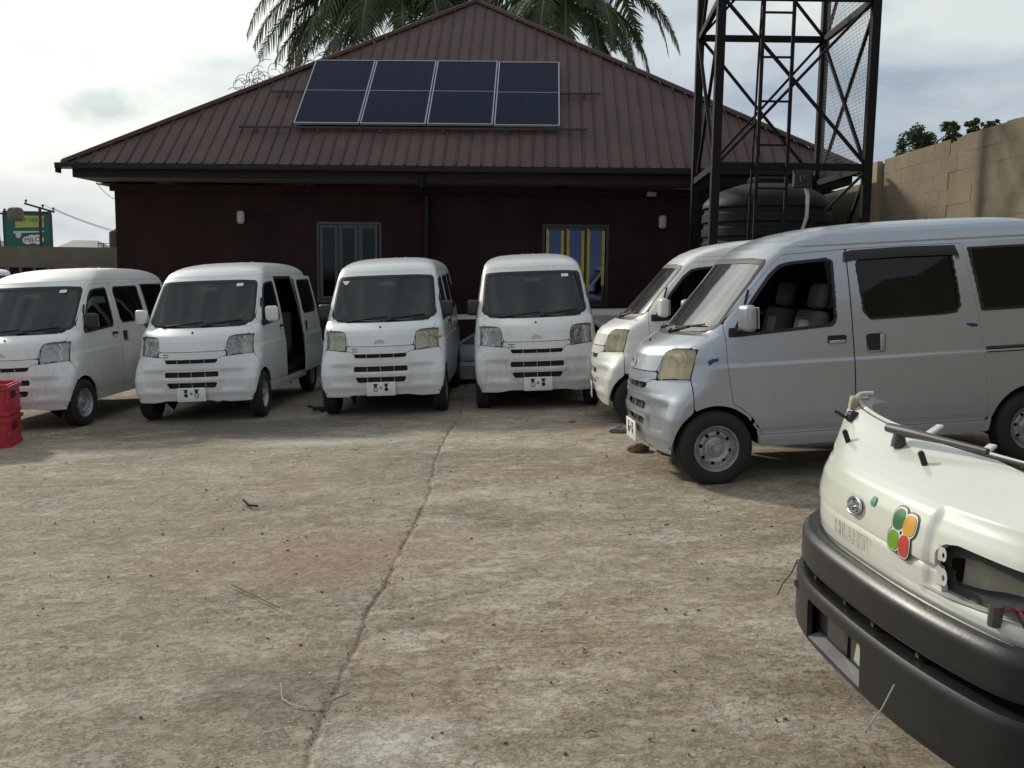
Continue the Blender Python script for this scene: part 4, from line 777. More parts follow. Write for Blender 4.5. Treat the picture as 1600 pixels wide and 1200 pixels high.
# ------------------------------------------------------------ right boundary wall of blocks
def blockwall():
    bm_ = simple('rendered sandcrete block', (.34, .27, .175), .95, var=.16, scale=2.4, bump=.6, bscale=30); mo = simple('wall mortar', (.30, .24, .16), .95, var=.15, scale=4, bump=.6, bscale=35)
    m, t, b = newmat('sandcrete blocks')
    oi = N(t, 'ShaderNodeObjectInfo'); tcn = N(t, 'ShaderNodeTexCoord'); geo = N(t, 'ShaderNodeNewGeometry')
    n = N(t, 'ShaderNodeTexNoise', Scale=1.3, Detail=8, Roughness=.65); L(t, geo.outputs['Position'], n.inputs['Vector']); n2 = N(t, 'ShaderNodeTexNoise', Scale=14, Detail=6, Roughness=.7); L(t, geo.outputs['Position'], n2.inputs['Vector'])
    c0 = ramp(t, [(.3, (.17, .141, .100)), (.5, (.225, .188, .134)), (.7, (.28, .233, .167))], n.outputs[0]).outputs[0]
    c1_ = mixc(t, math_(t, 'MULTIPLY', oi.outputs['Random'], .22), c0, (.24, .20, .14)); c2_ = mixc(t, math_(t, 'MULTIPLY', ramp(t, [(.35, 1), (.5, 0)], n2.outputs[0]).outputs[0], .3), c1_, (.19, .155, .11))
    L(t, c2_, b.inputs['Base Color']); b.inputs['Roughness'].default_value = .95; b.inputs['Specular IOR Level'].default_value = .15
    bp = N(t, 'ShaderNodeBump', Strength=.6, Distance=.012); L(t, n2.outputs[0], bp.inputs['Height']); L(t, bp.outputs[0], b.inputs['Normal'])
    root = thing('boundary_wall', 'tall tan block boundary wall on the right with long shadows across it', 'wall', (6, 10, .28))
    def sec(y0, y1, zt):
        b_ = MB(); b_.box((.0, y0 - 10, -.8), (.22, y1 - 10, zt - .28 - .004)); return b_
    a = sec(-3, 12.75, 3.485); a.add(sec(12.752, 15.4, 3.435).V, sec(12.752, 15.4, 3.435).F); q = sec(15.402, 30, 3.20); a.add(q.V, q.F); a.obj('mortar_core', m, root)
    meshes = []
    for k in range(5):
        V, F = rbox(.006, .449, .2242, .002, 1); V = [v + Vector((random.uniform(-.0015, .0015), random.uniform(-.003, .003), random.uniform(-.003, .003))) for v in V]; meshes.append(mesh('block', V, F, m))
    row = 0; z = 3.375
    while z > .3:
        far_stuff = MB()
        for iy in range(-2, 60):
            yc = iy * .45 + (row % 2) * .225 + .1
            top = 3.49 if yc < 12.6 else (3.49 if yc < 15.25 else 3.2)
            if z + .11 > top + .01 or yc > 24 or 12.6 <= yc < 12.9: continue
            if 10.2 < yc < 17.5 and z > 1.75:
                o = link('block', meshes[random.randrange(5)], root); o.location = (-.002 + random.uniform(-.003, .001), yc - 10, z - .28); o.rotation_euler = (0, 0, random.uniform(-.006, .006))
        z -= .225; row += 1
    # pier at the far end and coping mess
    b_ = MB(); b_.box((-.09, 5.25, -.5), (-.002, 5.48, 3.19)); b_.obj('pier', mo, root)
    b_ = MB()
    for k in range(60):
        yy = random.uniform(8, 15.3); zt = 3.485 if yy < 12.7 else 3.435
        V, F = rbox(random.uniform(.03, .10), random.uniform(.05, .3), random.uniform(.01, .035), .004, 1); b_.add(xf(V, T(.1 + random.uniform(-.05, .05), yy - 10, zt - .275)), F)
    o = b_.obj('mortar_crumbs', m, root); o['kind'] = 'stuff'
blockwall()
# ------------------------------------------------------------ left boundary wall with vent blocks, far structures
def farleft():
    wm = simple('grey brown plaster wall', (.155, .13, .10), .95, var=.25, scale=.8, bump=.3); dk = flat('dark vent shade', (.03, .027, .024), .9)
    root = thing('boundary_wall', 'low grey brown boundary wall with a row of dark vent openings, far left', 'wall', (-16, 32, -.28)); b_ = MB()
    x0, x1 = -22, 10; b_.box((x0, 0, -.4), (x1, .2, 1.15)); b_.box((x0, 0, 2.12), (x1, .2, 2.58)); b_.box((x0, 0, 1.40), (x1, .2, 1.50)) ; b_.obj('wall_body', wm, root)
    b_ = MB(); b_.box((x0, .17, 1.15), (x1, .19, 2.12)); b_.obj('vent_shade_sheet', dk, root)  # dark sheet stands in for the shade seen through the vents
    for i in range(1):
        b_ = MB(); b_.box((x0, .0, 1.86), (x1, .165, 2.118)); b_.obj('upper_band', wm, root)
    k = 0; x = x0 + .2
    while x < x1 - .2:
        b_ = MB(); b_.box((0, .002, 1.502), (.10 + .05 * (k % 3 == 0), .16, 1.858)); b_.box((0, .002, 1.152), (.22, .16, 1.398)); o = b_.obj('vent_block', wm, root); o.location.x = x; x += .48; k += 1
    for px in (-9.5, -3.4, 2.2):
        b_ = MB(); b_.box((px, -.1, -.3), (px + .3, -.002, 2.6)); b_.obj('pier', wm, root)
    # billboard
    g = simple('dark green banner', (.012, .085, .075), .6, var=.3, scale=.5); root = thing('billboard', 'green billboard with a lime banner and a white cloud logo above the far left wall', 'billboard', (-36.6, 70, .2), R(6))
    b_ = MB(); b_.box((-1.75, -.05, 2.6), (1.55, .05, 5.45)); b_.obj('board', g, root)
    b_ = MB(); b_.box((-1.82, -.10, 5.45), (1.62, .08, 5.6)); b_.box((1.555, -.08, 0), (1.66, .08, 5.44)); b_.box((-1.86, -.08, 0), (-1.755, .08, 5.44)); b_.obj('frame', WIRE, root)
    lime = simple('lime banner', (.30, .38, .10), .6, var=.15, scale=1); b_ = MB(); b_.add([(-.95, -.06, 4.35), (1.1, -.06, 4.42), (1.12, -.06, 5.25), (-1.0, -.06, 5.3)], [(0, 1, 2, 3)]); b_.obj('banner', lime, root)
    pal = simple('pale print', (.42, .55, .52), .6)
    b_ = MB(); b_.add([(-1.15, -.062, 3.92), (1.08, -.062, 4.06), (1.08, -.062, 4.14), (-1.1, -.062, 4.10)], [(0, 1, 2, 3)])
    def disc(cx, cz, rx, rz, y=-.062, n=18): b_.add([(cx, y, cz)] + [(cx + rx * math.cos(2 * PI * k / n), y, cz + rz * math.sin(2 * PI * k / n)) for k in range(n)], [(0, (i + 1) % n + 1, i + 1) for i in range(n)])
    disc(-.78, 3.82, .2, .25, -.064); b_.obj('print', pal, root)
    b_ = MB()
    for q, (cx, cz, rx, rz) in enumerate(((-.15, 3.42, .36, .30), (.2, 3.52, .4, .32), (.62, 3.5, .42, .36))): disc(cx, cz, rx, rz, -.066 - .001 * q)
    b_.obj('cloud_logo', simple('white print', (.62, .62, .62), .6), root)
    def text(s, size, mat, loc, rot, par, name='lettering', ext=.002):
        cu = bpy.data.curves.new(name, 'FONT'); cu.body = s; cu.size = size; cu.align_x = 'CENTER'; cu.align_y = 'CENTER'; cu.extrude = ext
        to = bpy.data.objects.new(name, cu); COL.objects.link(to); dg = bpy.context.evaluated_depsgraph_get(); me = bpy.data.meshes.new_from_object(to.evaluated_get(dg)); COL.objects.unlink(to); bpy.data.objects.remove(to)
        me.materials.clear(); me.materials.append(mat); o = link(name, me, par); o.location = loc; o.rotation_euler = rot; return o
    globals()['text'] = text
    text('OUR NEEDS', .40, simple('dark green print', (.06, .12, .02), .6), (.12, -.07, 4.93), (R(90), 0, 0), root); text('MILO', .50, simple('maroon print', (.10, .012, .02), .6), (.22, -.078, 3.47), (R(90), R(-6), 0), root)
    # poles
    wood = simple('dark pole', (.045, .035, .03), .9); ins = simple('insulator', (.06, .05, .045), .4)
    root = thing('utility_pole', 'dark utility pole with tilted crossarm in front of the green billboard', 'pole', (-31.7, 62, 0)); b_ = MB(); b_.tube([(0, 0, -1), (.05, 0, 5.6)], [.11, .09], 8); b_.obj('pole', wood, root)
    b_ = MB(); b_.bar((-.95, 0, 5.82), (1.0, 0, 5.28), .12); b_.obj('crossarm', wood, root)
    for q in (-.85, .25, .95):
        b_ = MB(); b_.lathe([(0, .3), (.07, .28), (.08, .15), (.04, .12), (.04, 0)], 8, T(q, 0, 5.56 - .277 * q)); b_.obj('insulator', ins, root)
    root = thing('utility_pole', 'brown pole at the far left edge carrying a grey transformer drum', 'pole', (-34.9, 63, 0)); b_ = MB(); b_.tube([(0, 0, -1), (-.3, 0, 5.3)], [.2, .15], 8); b_.obj('pole', simple('brown pole', (.11, .06, .05), .9), root)
    b_ = MB(); b_.bar((-.6, 0, 5.2), (.9, 0, 5.2), .12); b_.obj('crossarm', wood, root); V, F = rbox(.9, .8, .95, .26, 4); b_ = MB(); b_.add(xf(V, T(1.08, 0, 5.15)), F); b_.obj('transformer_drum', simple('grey brown drum', (.13, .11, .10), .7), root, 50)
    for q in (-.1, .35): b_ = MB(); b_.lathe([(0, .3), (.08, .28), (.08, .15), (.04, 0)], 8, T(q, 0, 5.25)); b_.obj('insulator', ins, root)
    def cable(label, p, q, sag, r=.02):
        P = [Vector(p).lerp(Vector(q), t_) - Vector((0, 0, sag * 4 * t_ * (1 - t_))) for t_ in np.linspace(0, 1, 14)]; b_ = MB(); b_.tube(P, r, 4); tag(b_.obj('cable', WIRE), label, 'cable')
    cable('thin overhead cable sagging from the crossarm pole toward the dark building, upper one', (-30.7, 62, 5.5), (-15.5, 45, 2.75), .35, .022)
    cable('thin overhead cable just below the upper one behind the building corner', (-31.4, 62, 5.75), (-14, 45, 2.4), .5, .018)
    cable('faint low cable running from the billboard to the distant roofs', (-36, 66, 2.9), (-20, 60, 1.6), .3, .02)
    cable('short loose wire hanging from the left corner of the eave', P_at(150, 284, 15.9), P_at(184, 312, 16.35), .06, .005)
    cable('overhead cable crossing the top right corner of the sky', (7.6, 12.5, 5.50), (9.2, 13.0, 5.45), .05, .012)
    # distant houses and a tank on a stand
    tin = simple('pale tin roof', (.42, .36, .30), .6, var=.2, scale=.3); tin2 = simple('grey tin roof', (.26, .25, .23), .6); rr_ = simple('rust red roof', (.17, .07, .055), .7); hw = simple('dull house wall', (.20, .16, .13), .9)
    def house(label, x, y, w, h, rh, mat, d=7, gz_=0):
        root = thing('house', label, 'house', (x, y, -.3)); b_ = MB(); b_.box((-w / 2, 0, 0), (w / 2, d, h)); b_.obj('wall', hw, root)
        b_ = MB(); e = .4; b_.add([(-w / 2 - e, -e, h), (w / 2 + e, -e, h), (w / 2 + e, d + e, h), (-w / 2 - e, d + e, h), (-w / 2 + d * .3, d / 2, h + rh), (w / 2 - d * .3, d / 2, h + rh)], [(0, 1, 5, 4), (1, 2, 5), (2, 3, 4, 5), (3, 0, 4), (0, 3, 2, 1)]); b_.obj('roof', mat, root)
        for q in (-.25, .2): b_ = MB(); b_.box((w * q - .5, -.03, h - 1.5), (w * q + .5, -.003, h - .5)); b_.obj('window', LINER, root)
    house('distant house with grey hip roof beside the green billboard', -40.5, 84, 6.5, 2.6, 1.9, tin2)
    house('distant house with long pale tin roof over the far left wall', -38, 97, 10, 2.9, 1.7, tin)
    house('distant small house with dark roof behind the brown pole at far left', -50.5, 86, 5.5, 3.6, .9, simple('dark tin roof', (.08, .075, .07), .7))
    house('distant house with rust red roof under the water tank stand', -25.8, 60, 2.6, 2.3, 1.5, rr_, 4)
    root = thing('water_tank', 'small black water tank on a steel stand beside the left edge of the building', 'tank', (-26.1, 61.0, -.5)); b_ = MB(); b_.lathe([(0, 4.75), (.2, 4.7), (.48, 4.5), (.52, 4.4), (.52, 3.1), (0, 3.1)], 16); b_.obj('tank', simple('black tank', (.03, .03, .03), .6), root, 40)
    b_ = MB(); b_.box((-1.1, -.5, 3.0), (.8, .6, 3.08)); b_.obj('platform', wood, root)
    for sx in (-.9, .6): b_ = MB(); b_.bar((sx, -.4, -.3), (sx, -.4, 3.0), .1); b_.obj('leg', wood, root)
    b_ = MB(); [b_.bar((-1.1, -.45, z_), (.8, -.45, z_), .04) for z_ in (3.4, 3.7)]; [b_.bar((x_, -.45, 3.0), (x_, -.45, 3.75), .04) for x_ in (-1.1, -.75, .78)]; b_.obj('railing', wood, root)
farleft()
# ------------------------------------------------------------ steel tank tower, ladder, big black tank
def tower():
    st = simple('black painted steel', (.007, .0062, .006), .7, spec=.2, var=.4, scale=8, bump=.15)
    root = thing('steel_tower', 'tall black cross-braced steel tower standing in front of the right end of the building', 'tower', (3.44, 12.7, .12))
    X0, X1, Y0, Y1 = -.99, .97, -1.0, 1.0; zb = lambda x: -.2; LV = [.75, 2.83, 4.86, 6.9]
    corners = [(-.93, Y0), (.965, Y0), (1.0, Y1), (-.79, Y1)]
    for (x, y) in corners:
        b_ = MB(); w = .052; b_.box((x - w, y - w, -.25), (x + w, y + w, 7.2)); b_.obj('leg', st, root)
        b_ = MB(); b_.box((x - .14, y - .14, -.2), (x + .14, y + .14, .05)); b_.obj('base_plate', st, root)
    for z in LV[1:]:
        for i in range(4):
            a, c = corners[i], corners[(i + 1) % 4]; b_ = MB(); b_.bar((a[0], a[1], z), (c[0], c[1], z), .06, .085); b_.obj('beam', st, root)
    for k in range(3):
        for i in range(4):
            a, c = corners[i], corners[(i + 1) % 4]; nx_ = Vector((a[1] - c[1], c[0] - a[0], 0)).normalized() * .02
            if k == 0 and i in (0, 3): continue
            for s_2 in (0, 1):
                z0, z1 = (LV[k], LV[k + 1]) if s_2 else (LV[k + 1], LV[k]); o_ = nx_ * (1 if s_2 else -1)
                b_ = MB(); b_.bar(Vector((a[0], a[1], z0)) + o_, Vector((c[0], c[1], z1)) + o_, .042, .035); b_.obj('brace', st, root)
    b_ = MB(); b_.bar((X1, Y0, 2.80), (X0, Y0 + .02, .80), .045, .03); b_.obj('brace', st, root)
    b_ = MB(); x = X1 + .03
    for y in np.arange(Y0 + .08, Y1 - .05, .05): b_.bar((x, y, 2.9), (x, y, 6.85), .0035)
    for z in np.arange(2.9, 6.86, .05): b_.bar((x + .004, Y0 + .08, z), (x + .004, Y1 - .08, z), .0035)
    o = b_.obj('wire_mesh', simple('grey wire', (.20, .20, .20), .5), root); o['kind'] = 'stuff'
    lad = thing('ladder', 'black steel ladder fixed to the front of the tower', 'ladder', (3.44, 11.62, .12)); xa, xb = -.435, -.065
    for x in (xa, xb): b_ = MB(); b_.bar((x, -.02, 0), (x, -.02, 7.1), .034, .04); b_.obj('rail', st, lad)
    for z in np.arange(.35, 7.1, .525): b_ = MB(); b_.bar((xa + .02, -.02, z + .10), (xb - .02, -.02, z + .10), .024); b_.obj('rung', st, lad)
    b_ = MB(); b_.tube([(2.93, 11.75, .2), (2.98, 11.75, 3.0), (3.06, 11.75, 7.2)], .014, 6); tag(b_.obj('pipe', st), 'thin dark riser pipe running up beside the ladder on the tower', 'pipe')
    # big tank
    tk = simple('black ribbed polyethylene', (.013, .014, .016), .6, spec=.2, var=.2, scale=3); root = thing('water_tank', 'big black ribbed water tank with domed lid under the steel tower', 'tank', (3.45, 12.72, .14)); pr = [(0, .35), (.84, .35), (.86, .40)]
    z = .45
    while z < 2.3: pr += [(.865, z), (.865, z + .10), (.835, z + .125), (.835, z + .165), (.865, z + .19)]; z += .19
    pr += [(.865, 2.36), (.85, 2.42), (.78, 2.50), (.6, 2.60), (.38, 2.67), (.26, 2.69)]; b_ = MB(); b_.lathe(pr, 56); b_.obj('tank_body', tk, root, 35)
    b_ = MB(); b_.lathe([(.27, 2.66), (.28, 2.74), (.25, 2.77), (.0, 2.78)], 28); b_.obj('lid', tk, root, 35)
    b_ = MB(); b_.lathe([(0, -.15), (.95, -.15), (.95, .35), (0, .35)], 32); b_.obj('plinth', CONC, root, 35)
    wh = simple('white pvc', (.45, .44, .40), .5); b_ = MB(); b_.tube([(.02, -.87, 2.70), (.06, -.95, 2.62), (.10, -.97, 2.45), (.10, -.96, 2.2), (.03, -.92, 1.9), (-.02, -.90, 1.5)], .024, 8); tag(b_.obj('pipe', wh, None, 60), 'white plastic pipe curving down the front of the big black tank', 'pipe').location = (3.60, 12.72, .14)
    b_ = MB(); b_.lathe([(0, .04), (.035, .035), (.045, 0), (0, 0)], 14, T(3.60, 11.62, 2.80) @ RX(90)); V, F = rbox(.22, .10, .22, .01); b_.add(xf(V, T(3.6, 11.70, 2.80)), F); 
    o = b_.obj('float_valve_box', BLK); b2 = MB(); b2.lathe([(0, .04), (.035, .035), (.045, 0), (0, 0)], 14, T(3.60, 11.645, 2.80) @ RX(90)); b2.obj('cap', wh, o); tag(o, 'small black box with a round white cap above the big tank', 'box'); o['name_kind'] = 'box'; del o['name_kind']
tower()
# ------------------------------------------------------------ cut-off van nose in the foreground
def nose():
    root = thing('van_nose', 'cut off white van nose with black bumper and empty headlight hole, lower right foreground', 'van front', (1.45, 2.8, .068))
    TB = [(.69, 1.098, .715), (.705, 1.090, .718), (.74, 1.086, .720), (.80, 1.084, .720), (.84, 1.086, .718), (.90, 1.098, .714), (.94, 1.116, .708), (.965, 1.14, .703), (.985, 1.172, .697), (1.0, 1.20, .69), (1.02, 1.24, .67), (1.045, 1.288, .65), (1.07, 1.335, .63)]
    zl_ = sorted(set([round(v, 4) for v in np.r_[np.arange(.69, .96, .010), np.arange(.96, 1.071, .0055)]] + [a[0] for a in TB])); xb = 1.66
    def sec(z, off=0, half=None, k=26, x0=None):
        x_f, hw = lerp_tab(TB, z); 
        if half: hw = half
        if x0 is not None: x_f = x0
        ys_2 = np.linspace(-hw, hw, 121); tt_ = min(max((z - .95) / .12, 0), 1); fx = x_f - (.075 + .09 * tt_) * ys_2 + (1 - .85 * tt_) * np.where(ys_2 > 0, .85 * np.abs(ys_2) ** 3.2, .22 * np.abs(ys_2) ** 2.6)
        P = np.vstack([np.stack([np.linspace(xb, fx[0], 44)[:-1], np.full(43, -hw)], 1), np.stack([fx, ys_2], 1), np.stack([np.linspace(fx[-1], xb, 44)[1:], np.full(43, hw)], 1)])
        d = np.r_[0, np.cumsum(np.hypot(*np.diff(P, axis=0).T))]; s = np.linspace(0, d[-1], 200); P = np.stack([np.interp(s, d, P[:, 0]), np.interp(s, d, P[:, 1])], 1)
        for _ in range(k): P[1:-1] = .25 * P[:-2] + .5 * P[1:-1] + .25 * P[2:]
        n = np.stack([-(np.gradient(P[:, 1])), np.gradient(P[:, 0])], 1); n /= np.linalg.norm(n, axis=1, keepdims=True) + 1e-9
        if n[100, 0] > 0: n = -n
        return P + n * off, n
    V = np.zeros((len(zl_), 200, 3)); 
    for j, z in enumerate(zl_): V[j, :, :2] = sec(z, k=26 + int(60 * max(0, z - .9) * 6))[0]; V[j, :, 2] = z
    V[..., 2] += .052 * np.clip((V[..., 2] - .93) / .12, 0, 1) * np.clip(V[..., 1] / .56, 0, 1.1) ** 3; V0 = V.copy()
    NNn = gridnorm(V)
    if NNn[5, 100, 0] > 0: NNn = -NNn
    Yg, Zg, Xg = V[..., 1], V[..., 2], V[..., 0]
    # shut line groove and hood edge
    dz = Zg - (.803 + .0 * Yg); V -= NNn * (.009 * np.exp(-(dz / .005) ** 2) * (np.abs(Yg) < .66))[..., None]; V -= NNn * (.006 * (dz < 0) * (np.abs(Yg) < .8))[..., None]
    frame = sstep(.075, .045, np.abs(poly_sdf(Yg, Zg, [(-.75, .70), (-.385, .715), (-.37, .90), (-.40, .925), (-.75, .935)]))) * 0
    rim_ = poly_sdf(Yg, Zg, [(-.9, .735), (-.375, .735), (-.365, .955), (-.9, .965)]); V -= NNn * (.012 * sstep(.01, -.012, rim_) * (Xg < 1.5))[..., None]
    hole = mx(poly_sdf(Yg, Zg, [(-.80, .745), (-.43, .735), (-.40, .80), (-.395, .845), (-.42, .872), (-.47, .882), (-.80, .872)]), Xg - 1.5)
    far_hole = mx(poly_sdf(Yg, Zg, [(.80, .76), (.47, .755), (.45, .90), (.50, .93), (.80, .93)]), Xg - 1.5)
    wp = P_['nose']; wht = simple('dull grey white primer', (.42, .42, .38), .6, var=.35, scale=7); drk = simple('dark cavity', (.045, .042, .038), .85)
    fl_ = lambda VV, nn: np.dot(np.cross(VV[5, 101] - VV[5, 100], VV[6, 100] - VV[5, 100]), nn[5, 100]) < 0
    def put(nm, VV, nn, g, mat, th_, off=0, sm=35, par=root):
        OV, F = clipgrid(VV, nn, g, th_, off)
        if fl_(VV, nn): F = [f[::-1] for f in F]
        OV = OV - [1.45, 2.8 - 2.8, .068]; return link(nm, mesh(nm, OV, F, mat, sm), par)
    topc = -mx(1.34 - Xg, (1.12 - 1.5 * (Xg - 1.34)) - Zg)
    put('skin', V, NNn, mx(-hole, -far_hole, topc), wp, .02)
    put('inner_skin', V, NNn, mx(-hole - .03, -far_hole - .02, topc + .03, Zg - 1.045), drk, 0, -.03)
    o2 = Vector((-1.45, 0, -.068))
    def P3(x, y, z): return Vector((x, y, z)) + o2
    # headlight pocket: shelf, back, brackets with holes
    b_ = MB(); ss_ = [(1.13, -.36), (1.15, -.46), (1.19, -.56), (1.26, -.64), (1.36, -.70), (1.5, -.72)]
    top = [P3(x, y, .742) for x, y in ss_] + [P3(1.62, -.70, .752), P3(1.62, -.3, .752), P3(1.3, -.34, .748)]; b_.add(top, [tuple(range(9))]); b_.obj('headlight_shelf', wht, root)
    b_ = MB(); V2 = []; n_ = 14
    for k in range(n_):
        a = k / (n_ - 1); x = 1.215 + .15 * a; y = -.425 - .20 * a - .012 * math.sin(a * 9); V2 += [P3(x, y, .765 + .012 * a), P3(x + .01, y, .93)]
    b_.add(V2, [(2 * i, 2 * i + 1, 2 * i + 3, 2 * i + 2) for i in range(n_ - 1)]); b_.obj('inner_panel', simple('ochre grey inner panel', (.40, .37, .28), .6, var=.3), root, 60)
    b_ = MB(); b_.box(tuple(P3(1.45, -.71, .34)), tuple(P3(1.47, .71, 1.0))); b_.box(tuple(P3(1.22, -.35, .36)), tuple(P3(1.25, .35, .95))); b_.obj('radiator_backing', drk, root)  # dark backing added so the headlight hole looks dark, not onto bright ground
    def bracket(cy, cz, r, tail_y, tail_z):
        n_ = 20; V3 = []; F3 = []; xx = 1.152
        for k in range(n_):
            a = 2 * PI * k / n_; ro = r * (1 + .25 * max(0, math.cos(a - math.pi / 2))) ; V3.append(P3(xx + .05 * (abs(cy) - .42), cy + ro * math.cos(a), cz + ro * math.sin(a))); V3.append(P3(xx + .05 * (abs(cy) - .42), cy + .40 * r * math.cos(a), cz + .40 * r * math.sin(a)))
        for k in range(n_): F3.append((2 * k, 2 * ((k + 1) % n_), 2 * ((k + 1) % n_) + 1, 2 * k + 1))
        b_ = MB(); b_.add(V3, F3); b_.add([P3(xx, -.392, cz - r * 1.3), P3(xx, -.392, cz + r * 1.3), P3(xx + .001, cy + r * .2, cz + r), P3(xx + .001, cy + r * .2, cz - r)], [(0, 1, 2, 3)]) if 0 else None
        b_.add([P3(xx + .002, -.385, cz - r * 1.5), P3(xx + .002, cy + r * .1, cz - r * .98), P3(xx + .002, cy + r * .75, cz - r * .6), P3(xx + .002, cy + r * .75, cz + r * .6), P3(xx + .002, cy + r * .1, cz + r * .98), P3(xx + .002, -.385, cz + r * 1.5)], [(0, 1, 2, 3, 4, 5)]); b_.obj('lamp_bracket', wht, root)
    bracket(-.442, .785, .021, 0, 0); bracket(-.435, .845, .017, 0, 0)
    # bumper swept round the nose
    prof = [(-.012, .700), (-.004, .688), (.022, .700), (.044, .698), (.058, .686), (.064, .670), (.062, .588), (.056, .578), (.020, .573), (-.012, .570), (-.014, .553), (.01, .546), (.054, .545), (.068, .541), (.074, .531), (.070, .36), (.060, .342), (.02, .332), (-.03, .332)]
    dense = []
    for (a, z0), (c, z1) in zip(prof[:-1], prof[1:]):
        m_ = max(1, int(math.hypot(a - c, z0 - z1) / .012))
        for q in range(m_): dense.append((a + (c - a) * q / m_, z0 + (z1 - z0) * q / m_))
    dense.append(prof[-1]); VB = np.zeros((len(dense), 200, 3))
    for j, (of, z) in enumerate(dense): VB[j, :, :2] = sec(.8, of, .722, 30, 1.098 if z > .52 else 1.095)[0]; VB[j, :, 2] = z
    VB[..., 2] -= .0
    NB = gridnorm(VB)
    if NB[8, 100, 0] > 0: NB = -NB
    op = mx(poly_sdf(VB[..., 1], VB[..., 2], [(-.20, .355), (.20, .355), (.20, .495), (-.20, .495)]), VB[..., 0] - 1.3) + 0 * VB[..., 0]
    op = np.where(np.arange(len(dense))[:, None] > [i for i, d in enumerate(dense) if d[1] <= .515][0], op, 1.)
    side_sl = mx(poly_sdf(VB[..., 1], VB[..., 2], [(-.62, .545), (-.36, .545), (-.36, .575), (-.62, .575)]), VB[..., 0] - 1.5)
    bmat = simple('black bumper plastic', (.012, .012, .013), .38, var=.3, scale=4, bump=.05, bscale=90, spec=.5)
    # open winding
    OV, F = clipgrid(VB, NB, -op, .018); 
    if np.dot(np.cross(VB[8, 101] - VB[8, 100], VB[9, 100] - VB[8, 100]), NB[8, 100]) < 0: F = [f[::-1] for f in F]
    bump = link('bumper', mesh('bumper', OV - [1.45, 0, .068], F, bmat, 32), root)
    OV, F = clipgrid(VB, NB, np.full(VB.shape[:2], -1.), 0, -.05); link('bumper_beam', mesh('bumper_beam', OV - [1.45, 0, .068], F, drk, 32), bump)
    # ribs and clips inside the slot
    for y in (-.42, -.2, -.02, .22, .40):
        x = 1.098 - .075 * y + (.62 * abs(y) ** 3.2 if y > 0 else .22 * abs(y) ** 2.6); b_ = MB(); b_.box(tuple(P3(x - .045, y - .010, .554)), tuple(P3(x + .01, y + .010, .566))); b_.obj('slot_clip', bmat, bump)
    for y, nm in ((.36, 'a'), (.22, 'b')):
        x = 1.098 - .075 * y + (.62 * abs(y) ** 3.2 if y > 0 else .22 * abs(y) ** 2.6) - .072; b_ = MB(); b_.box(tuple(P3(x, y - .022, .478)), tuple(P3(x + .01, y + .022, .496))); b_.obj('clip_hole', flat('black slot', (.004, .004, .004), 1), bump)
    x = 1.02
    b_ = MB(); V4_, F4 = rbox(.012, .30, .10, .004, 2); b_.add(xf(V4_, T(*P3(1.085, -.02, .435)) @ RX(0)), F4); b_.obj('plate_mount', simple('pale green plate mount', (.34, .37, .28), .5, var=.2), bump)
    b_ = MB(); b_.box(tuple(P3(1.068, -.03, .38)), tuple(P3(1.076, .0, .49))); b_.obj('plate_strap', bmat, bump)
    b_ = MB(); b_.add([P3(1.03 + .015, -.20, .362), P3(1.03 - .012, .20, .362), P3(1.09, .20, .388), P3(1.10, -.20, .388)], [(0, 1, 2, 3)]); b_.obj('lower_lip', simple('grey metal lip', (.25, .25, .25), .4, metal=.4), bump)
    # cowl: folded rail, clips, wiper, studs
    cw = MB(); edge = [P3(*V[-1, i]) for i in range(30, 170, 4)]
    cw.tube([e + Vector((.012, 0, .004)) for e in edge], .009, 6); cw.obj('cowl_rail', wp, root, 60)
    cw = MB(); cw.add([v for e in edge for v in (e + Vector((.0, 0, -.004)), e + Vector((.07, 0, -.03)))], [(2 * i, 2 * i + 1, 2 * i + 3, 2 * i + 2) for i in range(len(edge) - 1)]); cw.obj('cowl_flange', wht, root, 40)
    b_ = MB()
    for y, x, z in ((.20, 1.40, 1.075), (-.10, 1.42, 1.065)): V5, F5 = rbox(.09, .028, .012, .005, 2); b_ = MB(); b_.add(xf(V5, T(*P3(x, y, z)) @ RZ(35) @ RY(-18)), F5); b_.obj('hinge_tab', wp, root, 50)
    V5, F5 = rbox(.03, .035, .05, .008, 2); b_ = MB(); b_.add(xf(V5, T(*P3(1.255, .53, 1.12)) @ RX(20)), F5); b_.obj('pillar_stub', simple('bare cream metal', (.40, .36, .25), .7, var=.4, scale=20), root)
    def surf(y, z):
        j = min(max(int(np.searchsorted(zl_, z)) - 1, 0), len(zl_) - 2); f_ = (z - zl_[j]) / (zl_[j + 1] - zl_[j]); q0, q1 = V0[j, 30:170], V0[j + 1, 30:170]
        return Vector([float(np.interp(y, q0[:, 1], q0[:, k])) * (1 - f_) + float(np.interp(y, q1[:, 1], q1[:, k])) * f_ if k != 1 else y for k in (0, 1, 2)])
    for (y, z, l_) in ((.36, 1.0, .035), (-.085, 1.02, .035)):
        p = surf(y, z) + o2; b_ = MB(); b_.tube([p - Vector((0, 0, .01)), p + Vector((-.016, .004, l_))], .0095, 10); b_.tube([p + Vector((-.016, .004, l_)), p + Vector((-.018, .004, l_ + .003))], .007, 8); b_.obj('washer_nozzle', BLK, root, 50)
    p = surf(.50, 1.03) + o2; b_ = MB(); V5, F5 = rbox(.04, .05, .04, .01, 2); b_.add(xf(V5, T(*(p + Vector((.01, 0, .012))))), F5); b_.tube([p, p + Vector((-.05, .02, .03))], .006, 6); b_.obj('rubber_clip', BLK, root)
